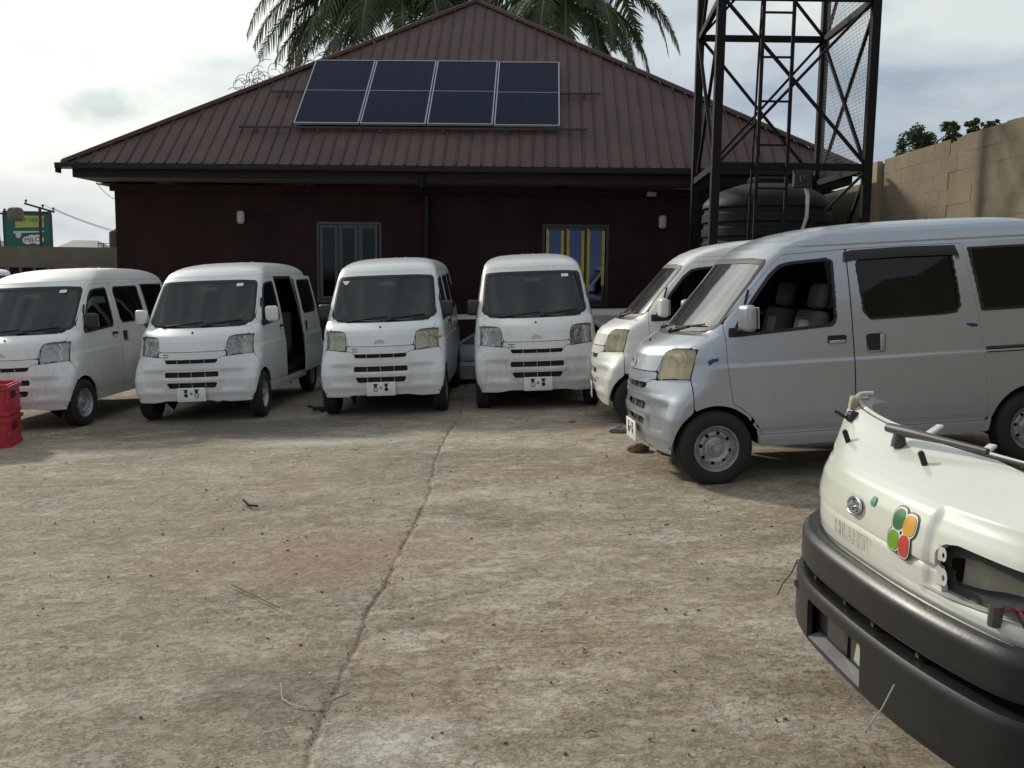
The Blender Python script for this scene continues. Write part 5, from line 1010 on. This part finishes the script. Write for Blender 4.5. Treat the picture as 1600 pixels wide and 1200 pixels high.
    pw = surf(.12, 1.035) + o2; b_ = MB(); b_.lathe([(0, .05), (.016, .045), (.022, .02), (.024, 0)], 12, T(*pw)); e1 = pw + Vector((-.02, .04, .055)); e2 = pw + Vector((.10, -.36, .055)); e3 = pw + Vector((.16, -.62, .045))
    b_.tube([e1, e1.lerp(e2, .2), e1.lerp(e2, .55), e2], [.016, .018, .012, .009], 8); b_.obj('wiper_arm', simple('dark grey wiper', (.05, .05, .05), .5), root, 50)
    b_ = MB(); b_.tube([e1.lerp(e2, .5) + Vector((0, 0, -.004)), e2 + Vector((0, 0, -.012)), e3], .006, 6); b_.obj('wiper_blade', BLK, root, 50)
    # emblem, lettering, stickers wrapped on the skin
    def onskin(y, z, lift=.0015):
        s_1 = surf(y, z); return Vector((s_1.x - lift * 1.6 - .0012, y, z)) + o2
    b_ = MB(); ey_, ez_ = .012, .865; b_.tube([onskin(ey_ + .042 * math.cos(a), ez_ + .026 * math.sin(a), .006) for a in np.linspace(0, 2 * PI, 33)], .0045, 8, False)
    b_.tube([onskin(ey_ + yy, ez_ + zz, .006) for yy, zz in ((.032, -.010), (-.030, .012))], .006, 6); b_.tube([onskin(ey_ + yy, ez_ + zz, .006) for yy, zz in ((.016, .012), (.010, -.013), (-.010, -.016), (-.027, -.003))], .005, 6)
    b_.add([onskin(ey_, ez_, .003)] + [onskin(ey_ + .042 * math.cos(a), ez_ + .026 * math.sin(a), .002) for a in np.linspace(0, 2 * PI, 25)[:-1]], [(0, i + 1, (i + 1) % 24 + 1) for i in range(24)]); b_.obj('emblem', CHROME, root, 60)
    def letter(paths, y0, z0):
        b_ = MB()
        for pth in paths: b_.tube([onskin(y0 - u, z0 + v, .0005) for u, v in pth], .0008, 5)
        b_.obj('letter', simple('grey letter outline', (.16, .15, .12), .6) if 'LO' not in P_ else P_['LO'], root)
    P_['LO'] = simple('grey letter outline', (.26, .25, .21), .6)
    h, w, st_ = .046, .044, .011
    def box_(pts): return [pts + [pts[0]]]
    LT = {'H': box_([(0, 0), (0, h), (st_, h), (st_, h / 2 + .005), (w - st_, h / 2 + .005), (w - st_, h), (w, h), (w, 0), (w - st_, 0), (w - st_, h / 2 - .005), (st_, h / 2 - .005), (st_, 0)]), 'I': box_([(0, 0), (0, h), (st_, h), (st_, 0)]),
          'J': box_([(w * .75 - st_, h), (w * .75, h), (w * .75, .008), (w * .75 - .010, 0), (0, 0), (0, st_), (w * .75 - st_ - .003, st_), (w * .75 - st_, .013)]), 'E': box_([(0, 0), (0, h), (w * .85, h), (w * .85, h - st_), (st_, h - st_), (st_, h / 2 + .004), (w * .75, h / 2 + .004), (w * .75, h / 2 - .005), (st_, h / 2 - .005), (st_, st_), (w * .85, st_), (w * .85, 0)]),
          'T': box_([(0, h), (w, h), (w, h - st_), (w / 2 + st_ / 2, h - st_), (w / 2 + st_ / 2, 0), (w / 2 - st_ / 2, 0), (w / 2 - st_ / 2, h - st_), (0, h - st_)])}
    u = .150
    for ch in 'HIJET': letter(LT[ch], u, .742); u -= {'H': .060, 'I': .027, 'J': .050, 'E': .052, 'T': .05}[ch]
    def lobe(cy, cz, ry, rz, rot, mat, nm, lift, n=20, sq=2.6):
        pts = []
        for a in np.linspace(0, 2 * PI, n + 1)[:-1]:
            ca, sa = math.cos(a), math.sin(a); k = (abs(ca) ** sq + abs(sa) ** sq) ** (-1 / sq); dy, dz_ = ry * k * ca, rz * k * sa; pts.append((cy + dy * math.cos(rot) - dz_ * math.sin(rot), cz + dy * math.sin(rot) + dz_ * math.cos(rot)))
        b_ = MB(); V6 = [onskin(cy, cz, lift)] + [onskin((cy + p_[0]) / 2, (cz + p_[1]) / 2, lift) for p_ in pts] + [onskin(p_[0], p_[1], lift) for p_ in pts]
        b_.add(V6, [(0, (i + 1) % n + 1, i + 1) for i in range(n)] + [(i + 1, (i + 1) % n + 1, (i + 1) % n + 1 + n, i + 1 + n) for i in range(n)]); return b_.obj(nm, mat, root, 60)
    blk_ = simple('dark sticker outline', (.03, .03, .03), .5); whs = simple('sticker white', (.66, .66, .6), .5)
    cy, cz = -.262, .858
    LB = [(.021, .029, .024, .030, (.012, .14, .05)), (-.024, .024, .025, .029, (.58, .30, .02)), (.025, -.027, .024, .028, (.16, .34, .02)), (-.019, -.031, .021, .031, (.52, .045, .03))]
    LB = [(a * 1.2, b2_ * 1.08, c2_ * 1.2, d2_ * 1.08, e2_) for a, b2_, c2_, d2_, e2_ in LB]
    for i, (dy, dz_, ry, rz, col) in enumerate(LB): lobe(cy + dy, cz + dz_, ry * 1.24, rz * 1.22, 0, blk_, 'sticker_outline', .0008 + i * .00004)
    for i, (dy, dz_, ry, rz, col) in enumerate(LB): lobe(cy + dy * 1.0, cz + dz_ * 1.0, ry * 1.10, rz * 1.10, 0, whs, 'sticker_border', .0016 + i * .00004)
    for i, (dy, dz_, ry, rz, col) in enumerate(LB): lobe(cy + dy * 1.02, cz + dz_ * 1.02, ry * .93, rz * .93, 0, simple('sticker colour %d' % i, col, .45), 'sticker_lobe', .0026 + i * .00004)
    lobe(-.080, .903, .014, .015, 0, simple('green dot', (.04, .22, .12), .4), 'green_dot', .002, sq=2)
    # wiring stub, hanging wires, hidden stand
    b_ = MB(); p0 = P3(1.20, -.62, .735); b_.tube([p0 + Vector((0, 0, -.01)), p0 + Vector((0, -.005, .045))], [.016, .018], 10); b_.obj('connector', simple('grey connector', (.08, .075, .07), .6), root)
    for k in range(4): b_ = MB(); b_.tube([p0 + Vector((.0, -.01, .03)), p0 + Vector((.02 + .01 * k, -.04 - .01 * k, .05)), p0 + Vector((.04, -.08 - .02 * k, .0 + .02 * k))], .003, 5); b_.obj('wire', RED if k % 2 else WIRE, root)
    b_ = MB(); q = P3(1.06, .47, .545); b_.tube([q, q + Vector((-.02, .0, -.05)), q + Vector((-.055, -.01, -.09)), q + Vector((-.075, -.02, -.13))], .003, 5); b_.obj('hanging_wire', WIRE, root)
    b_ = MB(); q = P3(1.03, -.47, .50); b_.tube([q, q + Vector((-.03, .0, -.07)), q + Vector((-.035, .02, -.10)), q + Vector((-.06, .03, -.15))], .0022, 5); b_.obj('hanging_wire', simple('grey string', (.3, .3, .27), .8), root)
    for y in (-.45, .45): b_ = MB(); b_.box(tuple(P3(1.32, y - .06, .068)), tuple(P3(1.60, y + .06, .70))); b_.obj('support_leg', drk, root)
nose()
# ------------------------------------------------------------ wrecked car behind
def wreck():
    body = paint('pale blue silver wreck paint', (.42, .46, .52), metal=.3, dirt=.5); wh = P_['white_c']
    root = thing('wrecked_car', 'low wheelless pale silver car body lying between and behind the two middle vans', 'car', (-.2, 14.35, gz(-.2, 14.35) - .02), 0)
    prof = [(-2.9, .30), (-2.85, .55), (-2.3, .62), (-1.55, .66), (-1.15, .90), (-.95, .96), (.3, 1.0), (.75, .97), (1.5, .66), (2.35, .60), (2.45, .30), (2.4, .06), (-2.85, .06)]
    yb = [0.0, .03, .10]; w2 = 1.4
    lowr = [(-2.9, .30), (-2.85, .55), (-2.3, .60), (2.35, .60), (2.45, .30), (2.4, .08), (1.95, .08), (1.9, .2), (1.75, .3), (1.5, .3), (1.35, .2), (1.3, .08), (-.62, .08), (-.66, .2), (-.8, .3), (-1.02, .32), (-1.15, .2), (-1.2, .06), (-2.85, .08)]
    b_ = MB(); n = len(lowr); b_.add([(x, -.74 + (.03 if z > .5 else 0), z) for x, z in lowr] + [(x, .74, z) for x, z in lowr], [tuple(range(n)), tuple(range(n, 2 * n))[::-1]] + [(i, i + n, (i + 1) % n + n, (i + 1) % n) for i in range(n)]); b_.obj('lower_body', body, root)
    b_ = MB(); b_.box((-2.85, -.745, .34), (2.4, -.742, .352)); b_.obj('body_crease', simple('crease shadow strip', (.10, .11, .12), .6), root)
    b_ = MB(); ro = [(-1.0, .93), (-.8, .985), (.2, 1.02), (1.9, 1.03), (2.3, 1.0)]; V = []
    for x, z in ro: V += [(x, -.60, z - .03), (x, -.52, z), (x, .52, z), (x, .6, z - .03)]
    b_.add(V, [(4 * i + k, 4 * i + 4 + k, 4 * i + 5 + k, 4 * i + 1 + k) for i in range(4) for k in range(3)]); b_.obj('roof', wh, root, 40)
    for a, c in (((-.62, -.70, .60), (-.05, -.62, .93)), ((-.10, -.71, .60), (-.0, -.62, .96)), ((.95, -.71, .60), (.9, -.62, .98)), ((2.0, -.71, .6), (1.9, -.6, .98)), ((1.6, -.71, .6), (2.1, -.6, .98))): b_ = MB(); b_.bar(a, c, .06, .04); b_.obj('pillar', body, root)
    b_ = MB(); b_.add([(-.55, -.69, .61), (1.95, -.69, .61), (1.9, -.62, .95), (-.1, -.62, .95)], [(0, 1, 2, 3)]); b_.obj('window', GLW, root)
    b_ = MB(); b_.box((-2.6, -.6, .61), (2.2, .6, .63)); b_.obj('cabin_floor', LINER, root)
    pn = thing('loose_car_panel', 'loose white car panel with a dull window piece leaning behind the grimy van', 'car part', (1.55, 13.6, gz(1.5, 13.6)), 0)
    b_ = MB(); b_.add([(-.55, 0, 1.02), (1.2, .1, 1.08), (1.25, .5, 1.07), (-.5, .45, 1.03)], [(0, 1, 2, 3)]); b_.add([(-.55, 0, 1.02), (-.55, -.01, .95), (1.2, .09, .99), (1.2, .1, 1.08)], [(0, 1, 2, 3)]); b_.obj('panel', wh, pn)
    b_ = MB(); b_.add([(-.5, -.02, .95), (-.2, -.25, .72), (1.0, -.15, .74), (1.15, .08, .99)], [(0, 1, 2, 3)]); b_.obj('window_piece', glassmat('dusty old glass', (.3, .33, .31), dust_lift=.35), pn)
    b_ = MB(); b_.bar((-.52, -.02, .93), (.0, -.22, .74), .05, .03); b_.bar((-.5, 0, 0), (-.5, 0, 1.0), .05); b_.bar((1.1, .1, 0), (1.1, .1, 1.03), .05); b_.obj('strut', wh, pn)
wreck()
# ------------------------------------------------------------ red crates
def crates():
    for i, (z, lb) in enumerate(((0, 'lower red plastic crate at the left edge, in front of the leftmost van'), (.335, 'upper red plastic crate with flared rim, stacked at the left edge'))):
        x0 = -5.52; o = thing('crate', lb, 'crate', (x0, 9.45, gz(x0, 9.45) + z + .004), R(14), 'stacked red crates'); hx, hy, h, tw = .30, .22, .33, .012
        for nm, a, c in (('wall', (-hx, -hy, 0), (hx, -hy + tw, h)), ('wall', (-hx, hy - tw, 0), (hx, hy, h)), ('wall', (-hx, -hy + tw, 0), (-hx + tw, hy - tw, h)), ('wall', (hx - tw, -hy + tw, 0), (hx, hy - tw, h)), ('floor_panel', (-hx + tw, -hy + tw, 0), (hx - tw, hy - tw, .012))):
            b_ = MB(); b_.box(a, c); b_.obj(nm, RED, o)
        for zz, e in ((h - .05, .022), (h * .42, .012), (.012, .008)):
            b_ = MB(); b_.box((-hx - e, -hy - e, zz), (hx + e, -hy - .0005, zz + .035)); b_.box((-hx - e, hy + .0005, zz), (hx + e, hy + e, zz + .035)); b_.box((hx + .0005, -hy - .0004, zz), (hx + e, hy + .0004, zz + .035)); b_.box((-hx - e, -hy - .0004, zz), (-hx - .0005, hy + .0004, zz + .035)); b_.obj('rim_band', RED, o)
        for x in np.linspace(-hx + .03, hx - .03, 6): b_ = MB(); b_.box((x - .008, -hy - .012, .05), (x + .008, -hy - .0006, h - .052)); b_.obj('rib', RED, o)
        b_ = MB(); b_.box((hx + .001, -.10, h * .55), (hx + .006, .05, h * .75)); b_.obj('hand_hole', flat('crate shadow hole', (.05, .004, .006), .9), o)
    b_ = MB()
crates()
# ------------------------------------------------------------ palms and trees
def leafmat(name, c, tr=.25):
    m, t, b = newmat(name); tcn = N(t, 'ShaderNodeNewGeometry'); n = N(t, 'ShaderNodeTexNoise', Scale=1.3, Detail=3); L(t, tcn.outputs['Position'], n.inputs['Vector'])
    r = ramp(t, [(.3, tuple(v * .6 for v in c)), (.7, tuple(v * 1.4 for v in c))], n.outputs[0]); L(t, r.outputs[0], b.inputs['Base Color']); b.inputs['Roughness'].default_value = .6; b.inputs['Specular IOR Level'].default_value = .3
    out = [q for q in t.nodes if q.type == 'OUTPUT_MATERIAL'][0]; tl = N(t, 'ShaderNodeBsdfTranslucent'); L(t, r.outputs[0], tl.inputs[0]); mxs = N(t, 'ShaderNodeMixShader'); mxs.inputs[0].default_value = tr; L(t, b.outputs[0], mxs.inputs[1]); L(t, tl.outputs[0], mxs.inputs[2]); L(t, mxs.outputs[0], out.inputs[0]); return m
PALM = leafmat('palm leaflet', (.060, .090, .034), .35); RACH = simple('palm rachis', (.13, .13, .07), .7); BARK = simple('palm bark', (.09, .07, .055), .95, bump=.6, bscale=12); LEAF = leafmat('bushy leaf', (.055, .075, .025))
def frond(root, base, az, el, length, droop, ll, hang, n=58, wl=.035, curl=0):
    d = Vector((math.cos(az) * math.cos(el), math.sin(az) * math.cos(el), math.sin(el))); pts = [Vector(base)]; st = length / 22; side = Vector((-math.sin(az), math.cos(az), 0))
    for k in range(22):
        d = (d + Vector((0, 0, -droop * (.5 + k / 16) / 22)) + side * curl / 22).normalized(); pts.append(pts[-1] + d * st)
    b_ = MB(); b_.tube(pts, [.055 - .048 * i / 22 for i in range(23)], 5); b_.obj('rachis', RACH, root)
    b_ = MB()
    for i in range(n):
        f = .10 + .90 * i / n; q = f * 22; k = min(int(q), 21); p = pts[k].lerp(pts[k + 1], q - k); dd = (pts[k + 1] - pts[k]).normalized(); sd_ = dd.cross(Vector((0, 0, 1)))
        sd_ = sd_.normalized() if sd_.length > .05 else side
        for s_3 in (-1, 1):
            L_ = ll * (math.sin(math.pi * min(1, .12 + f * .86)) ** .55) * random.uniform(.8, 1.1); dr = (sd_ * s_3 * random.uniform(.75, 1.05) + dd * random.uniform(.35, .7) + Vector((0, 0, random.uniform(-.1, .25) - hang * .35))).normalized(); w = dd * wl * .5 * random.uniform(.8, 1.25)
            p1 = p + dr * L_ * .4; dr2 = (dr + Vector((0, 0, -hang * random.uniform(.7, 1.3)))).normalized(); p2 = p1 + dr2 * L_ * .35; dr3 = (dr2 + Vector((0, 0, -hang * random.uniform(.5, 1.2)))).normalized(); p3 = p2 + dr3 * L_ * .3
            b_.add([p - w, p + w, p1 + w * 1.1, p1 - w * 1.1, p2 + w * .8, p2 - w * .8, p3], [(0, 1, 2, 3), (3, 2, 4, 5), (5, 4, 6)])
    b_.obj('leaflets', PALM, root)['kind'] = 'stuff'
def palm(label, u, v, D, fr_, ll, hang, group='palms behind the building', n=58, wl=.04):
    c = P_at(u, v, D); root = thing('palm_tree', label, 'palm tree', (c.x, c.y, -.3), 0, group); h = c.z + .3
    b_ = MB(); b_.tube([(.4 * math.sin(k / 9), .1 * k / 12, h * k / 12) for k in range(13)], [.26 - .008 * k for k in range(13)], 10)
    tx = .4 * math.sin(12 / 9); b_.V = [(x - tx * (z / h), y, z) for x, y, z in b_.V]; b_.obj('trunk', BARK, root, 60)
    for (az, el, ln, dr, cu) in fr_: frond(root, (0, 0.1, h), R(az), R(el), ln, dr, ll, hang, n, wl, cu)
random.seed(11)
palm('oil palm with ragged hanging fronds behind the left roof slope', 622, -8, 29, [(184, 26, 5.4, 1.9, 0), (187, 38, 5.8, 2.3, 0), (180, 15, 5.2, 1.5, -.1), (178, 4, 4.6, 1.3, .1), (187, 14, 4.6, 2.2, 0), (181, 34, 4.9, 2.9, 0), (200, 14, 4.6, 2.4, 0), (262, 40, 3.6, 3.3, 0), (225, 32, 4.2, 3.1, 0), (245, -2, 3.6, 2, 0), (310, -12, 3.6, 1.4, 0), (290, -20, 3, 1, 0), (190, 38, 5.2, 2.9, 0), (168, 22, 4.6, 2.3, 0), (196, -14, 4.0, 1.0, 0), (205, 5, 4.2, 1.8, 0), (215, 20, 4.2, 2.4, 0), (235, 10, 4, 2.2, 0), (255, 25, 4, 2.8, 0), (280, 10, 3.8, 2.3, 0), (300, 25, 4.2, 2.6, 0), (320, 5, 4.4, 1.8, 0), (335, 25, 4.6, 2.2, 0), (350, 10, 4.4, 1.6, 0), (5, 30, 4.4, 2.4, 0), (355, -18, 3.6, .9, 0), (60, 50, 4, 3, 0), (120, 45, 4, 3, 0), (210, -22, 3.3, .9, 0), (185, -28, 3.0, .7, 0), (270, 60, 3.8, 4.2, 0), (192, 10, 5.0, 2.2, -.2)], 1.0, .55, n=78, wl=.045)
palm('coconut palm with long arching fronds right of the roof peak', 880, -4, 27, [(2, 27, 4.3, 2.1, -.1), (250, 25, 3.2, 3.2, 0), (222, 12, 3.2, 2.4, 0), (310, 20, 3.2, 3, 0), (325, -8, 3.2, 1.6, 0), (196, -4, 3, 1.4, 0), (358, 5, 3.9, 2.3, 0), (350, -30, 3.3, .7, 0), (335, 8, 3.4, 2.6, 0), (300, 5, 3.0, 2.6, 0), (270, 15, 3.0, 3.2, 0), (240, 0, 3.0, 2.5, 0), (205, 5, 3.0, 1.7, 0), (188, 18, 3.4, 2.4, 0), (182, -12, 2.7, 1.3, 0), (165, 40, 3.6, 2.8, 0), (90, 50, 4, 2.5, 0), (40, 45, 4.2, 2.5, 0), (340, -42, 2.8, .6, 0), (318, -35, 2.8, 1, 0), (285, 60, 3.2, 4, 0), (346, 30, 4.2, 2.6, 0)], .70, .35, n=96, wl=.05)
palm('small palm crown peeping over the roof just left of its peak', 705, -45, 31, [(200, 20, 3.4, 2.6, 0), (235, 10, 3.2, 2.5, 0), (270, 20, 3.2, 3.2, 0), (305, 10, 3.2, 2.6, 0), (340, 25, 3.4, 2.4, 0), (170, 35, 3.4, 2.6, 0), (20, 40, 3.2, 2.8, 0), (250, -20, 2.6, 1.2, 0), (290, -25, 2.6, 1.2, 0), (325, -12, 3, 1.4, 0), (355, 5, 3.4, 1.8, 0)], .8, .5, n=66, wl=.045)
def bush(label, u, v, D, n, rx, rz, leaf, cat='tree', nm='leafy_tree', group=None, clumps=9):
    c = P_at(u, v, D); root = thing(nm, label, cat, (c.x, c.y, -.3), 0, group); h = c.z + .3; b_ = MB(); b_.tube([(0, 0, 0), (.05, 0, h * .5), (0, 0, h - rz * .5)], [.09, .07, .04], 8)
    cs = []
    for k in range(clumps):
        a = random.uniform(0, 2 * PI); q = Vector((rx * .8 * random.uniform(-1, 1), rx * .6 * math.sin(a), rz * .8 * random.uniform(-1, 1))); cs.append((q + Vector((0, 0, h)), random.uniform(.22, .42) * min(rx, rz) * 1.2)); b_.tube([(0, 0, h - rz * .8), q * .5 + Vector((0, 0, h - rz * .2)), q + Vector((0, 0, h))], [.03, .02, .008], 5)
    b_.obj('trunk', BARK, root); b_ = MB()
    for k in range(n):
        cc, r_ = random.choice(cs); d = Vector((random.gauss(0, 1), random.gauss(0, 1), random.gauss(0, 1))).normalized() * r_ * random.uniform(.3, 1.05) ** .6; p = cc + d; a = Vector((random.gauss(0, 1), random.gauss(0, 1), random.gauss(0, .6))).normalized() * leaf; e = a.cross(Vector((random.gauss(0, 1), random.gauss(0, 1), random.gauss(0, 1)))).normalized() * leaf * .42
        b_.add([p - a, p + e, p + a, p - e], [(0, 1, 2, 3)])
    b_.obj('crown', LEAF, root)['kind'] = 'stuff'
GT = 'treetops over the right boundary wall'
bush('rounded green treetop nearest the tower above the right wall', 1446, 224, 24, 3200, .62, .46, .05, group=GT, clumps=26)
bush('narrow upright green treetop, second from the tower above the wall', 1487, 208, 24, 1100, .26, .32, .045, group=GT)
bush('middle green treetop above the right wall just before its step', 1520, 201, 24, 900, .28, .22, .045, group=GT)
bush('tiny green leaf tuft standing alone above the right wall', 1542, 197, 22, 250, .12, .10, .04, group=GT)
bush('low sprawling leaf tuft above the stepped part of the right wall', 1566, 194, 21, 400, .34, .10, .04, group=GT)
def wiry():
    c = P_at(425, 128, 23); root = thing('dry_vine', 'tangle of thin curling dry stems sticking up behind the left roof slope', 'plant', (c.x, c.y, c.z - .9))
    b_ = MB()
    for k in range(85):
        x = random.uniform(-1.1, 1.5); z = .62 + .42 * x * .9 + random.uniform(-.25, .1); a = random.uniform(.3, 2.6); P = [Vector((x, random.uniform(-.3, .3), z + .45))]; rr_ = random.uniform(.06, .16)
        for q in range(9): a -= random.uniform(.15, .55); P.append(P[-1] + Vector((math.cos(a), random.uniform(-.3, .3), math.sin(a))) * rr_ * .5)
        b_.tube(P, .008, 4)
    for k in range(6): x = -1 + .45 * k; b_.tube([(x * .4, 0, -3), (x, 0, .5 + .4 * x)], .02, 5)
    o = b_.obj('stems', simple('dry stem', (.12, .11, .08), .9), root); o['kind'] = 'stuff'
wiry()
# ------------------------------------------------------------ small things on the ground
def gp(u, v): 
    d = P_at(u, v, 1) - Vector((0, 0, CH)); t_ = -(CH) / (d.z - GX * d.x); p = Vector((0, 0, CH)) + d * t_; return Vector((p.x, p.y, gz(p.x, p.y)))
def stone(label, u, v, r, mat, nm='stone', cat='stone', flatn=.6, seed=0):
    rs = random.Random(seed); bm = bmesh.new(); bmesh.ops.create_icosphere(bm, subdivisions=3, radius=r)
    for q in bm.verts: s_4 = 1 + .55 * (float(fbm(np.array(q.co.x / r * 1.3 + seed), np.array(q.co.y / r * 1.3 + q.co.z / r * 2), 3, seed))) ; q.co = Vector((q.co.x * s_4 * 1.25, q.co.y * s_4, q.co.z * s_4 * flatn))
    me = bpy.data.meshes.new(nm); bm.to_mesh(me); bm.free(); me.materials.append(mat); p = gp(u, v); o = link(nm, me); o.location = p + Vector((0, 0, r * flatn * .55)); tag(o, label, cat); return o
stone('rough brown stone under the front bumper of the silver van', 997, 702, .085, simple('brown stone', (.20, .13, .09), .95, var=.4, scale=20, bump=.6), seed=3)
stone('grey crumbled stone beside the front wheel of the cream van', 966, 672, .075, simple('grey stone', (.17, .15, .13), .95, var=.4, scale=20, bump=.6), seed=5)
stone('small rusty lump on the ground in front of the grimy van', 895, 656, .035, simple('rusty lump', (.08, .035, .025), .9), nm='debris', cat='debris', flatn=.35, seed=8)
o = thing('broken_part', 'broken black plastic part against the front tyre of the third van', 'debris', gp(497, 640), R(20)); b_ = MB(); V, F = rbox(.14, .06, .05, .012); b_.add(xf(V, T(0, 0, .05)), F); V, F = rbox(.06, .05, .07, .012); b_.add(xf(V, T(.06, 0, .035)), F); b_.obj('plastic_body', simple('brownish black plastic', (.03, .018, .016), .7), o); b_ = MB(); b_.bar((-.06, 0, .07), (-.13, 0, .085), .03); b_.obj('tab', BLK, o)
def strand(label, nm, cat, pts, r, mat, lift=.012):
    P = [gp(u, v) + Vector((0, 0, lift + z)) for u, v, z in pts]; Q = []
    for i in range(len(P) - 1):
        for k in range(4): Q.append(P[i].lerp(P[i + 1], k / 4))
    Q.append(P[-1]); b_ = MB(); b_.tube(Q, r, 5); tag(b_.obj(nm, mat), label, cat)
strand('thin straight dry twig on the concrete left of the crack', 'twig', 'twig', [(362, 915, .01), (400, 932, .004), (437, 951, .006)], .0035, simple('brown twig', (.15, .10, .05), .9))
strand('short curved black strip on the concrete in the middle of the yard', 'rubber_strip', 'debris', [(380, 783, .02), (390, 790, .01), (403, 791, .01)], .008, simple('dull black strip', (.02, .018, .016), .9, spec=.1))
strand('pale curled string lying across the crack near the bottom', 'string', 'string', [(439, 1079, .03), (441, 1092, .0), (455, 1101, 0), (478, 1106, .0), (500, 1102, .012), (522, 1092, .0), (548, 1081, .0)], .0022, simple('pale string', (.50, .46, .38), .8))
strand('second short pale grass stalk right of the crack', 'stalk', 'twig', [(500, 1101, .02), (510, 1094, .01), (520, 1088, .0)], .002, simple('pale stalk', (.35, .32, .22), .9))
def gravel():
    b_ = MB(); rs = np.random.default_rng(5)
    def peb(x, y, r, zf=.6):
        z = gz(x, y) + .004 + (.008 if x > -.64 else 0); a0 = rs.uniform(0, 6); top = (x + r * .1, y, z + r * zf); base = [(x + r * math.cos(a0 + k * 1.257) * rs.uniform(.7, 1.2), y + r * math.sin(a0 + k * 1.257) * rs.uniform(.6, 1.1), z - .003) for k in range(5)]
        mid = [(x + .75 * (q[0] - x), y + .75 * (q[1] - y), z + r * zf * .75) for q in base]; b_.add(base + mid + [top], [(i, (i + 1) % 5, (i + 1) % 5 + 5, i + 5) for i in range(5)] + [(i + 5, (i + 1) % 5 + 5, 10) for i in range(5)])
    for k in range(260): yy = 2.3 + 9 * rs.random() ** 1.6; peb(rs.uniform(-.62, .62) * yy, yy, rs.uniform(.0025, .0075) * (1 + yy * .06))
    for k in range(130): yy = 2.3 + 8 * rs.random(); peb(float(crackx(np.array(yy))) + rs.normal(0, .03), yy, rs.uniform(.002, .006))
    for k in range(24): yy = 2.8 + 8 * rs.random(); peb(rs.uniform(-.55, .5) * yy, yy, rs.uniform(.008, .015), .4)
    o = b_.obj('gravel', simple('brown grit', (.15, .12, .09), .95, var=.7, scale=9)); o['kind'] = 'stuff'
    b_ = MB()
    for k in range(120): yy = 2.3 + 8 * rs.random() ** 1.4; peb(rs.uniform(-.6, .6) * yy, yy, rs.uniform(.002, .006) * (1 + yy * .06))
    o = b_.obj('gravel', simple('pale grit', (.55, .52, .46), .9)); o['kind'] = 'stuff'
    b_ = MB()
    for k in range(16):
        yy = 2.6 + 8 * rs.random(); xx = rs.uniform(-.58, .5) * yy; a = rs.uniform(0, 3.1); l_ = rs.uniform(.02, .06); z = gz(xx, yy) + .014; b_.tube([(xx, yy, z), (xx + l_ * .5 * math.cos(a), yy + l_ * .5 * math.sin(a), z + .006), (xx + l_ * math.cos(a + .4), yy + l_ * math.sin(a + .4), z)], .0022, 4)
    o = b_.obj('litter', simple('dry leaf bits', (.09, .06, .035), .9)); o['kind'] = 'stuff'
gravel()
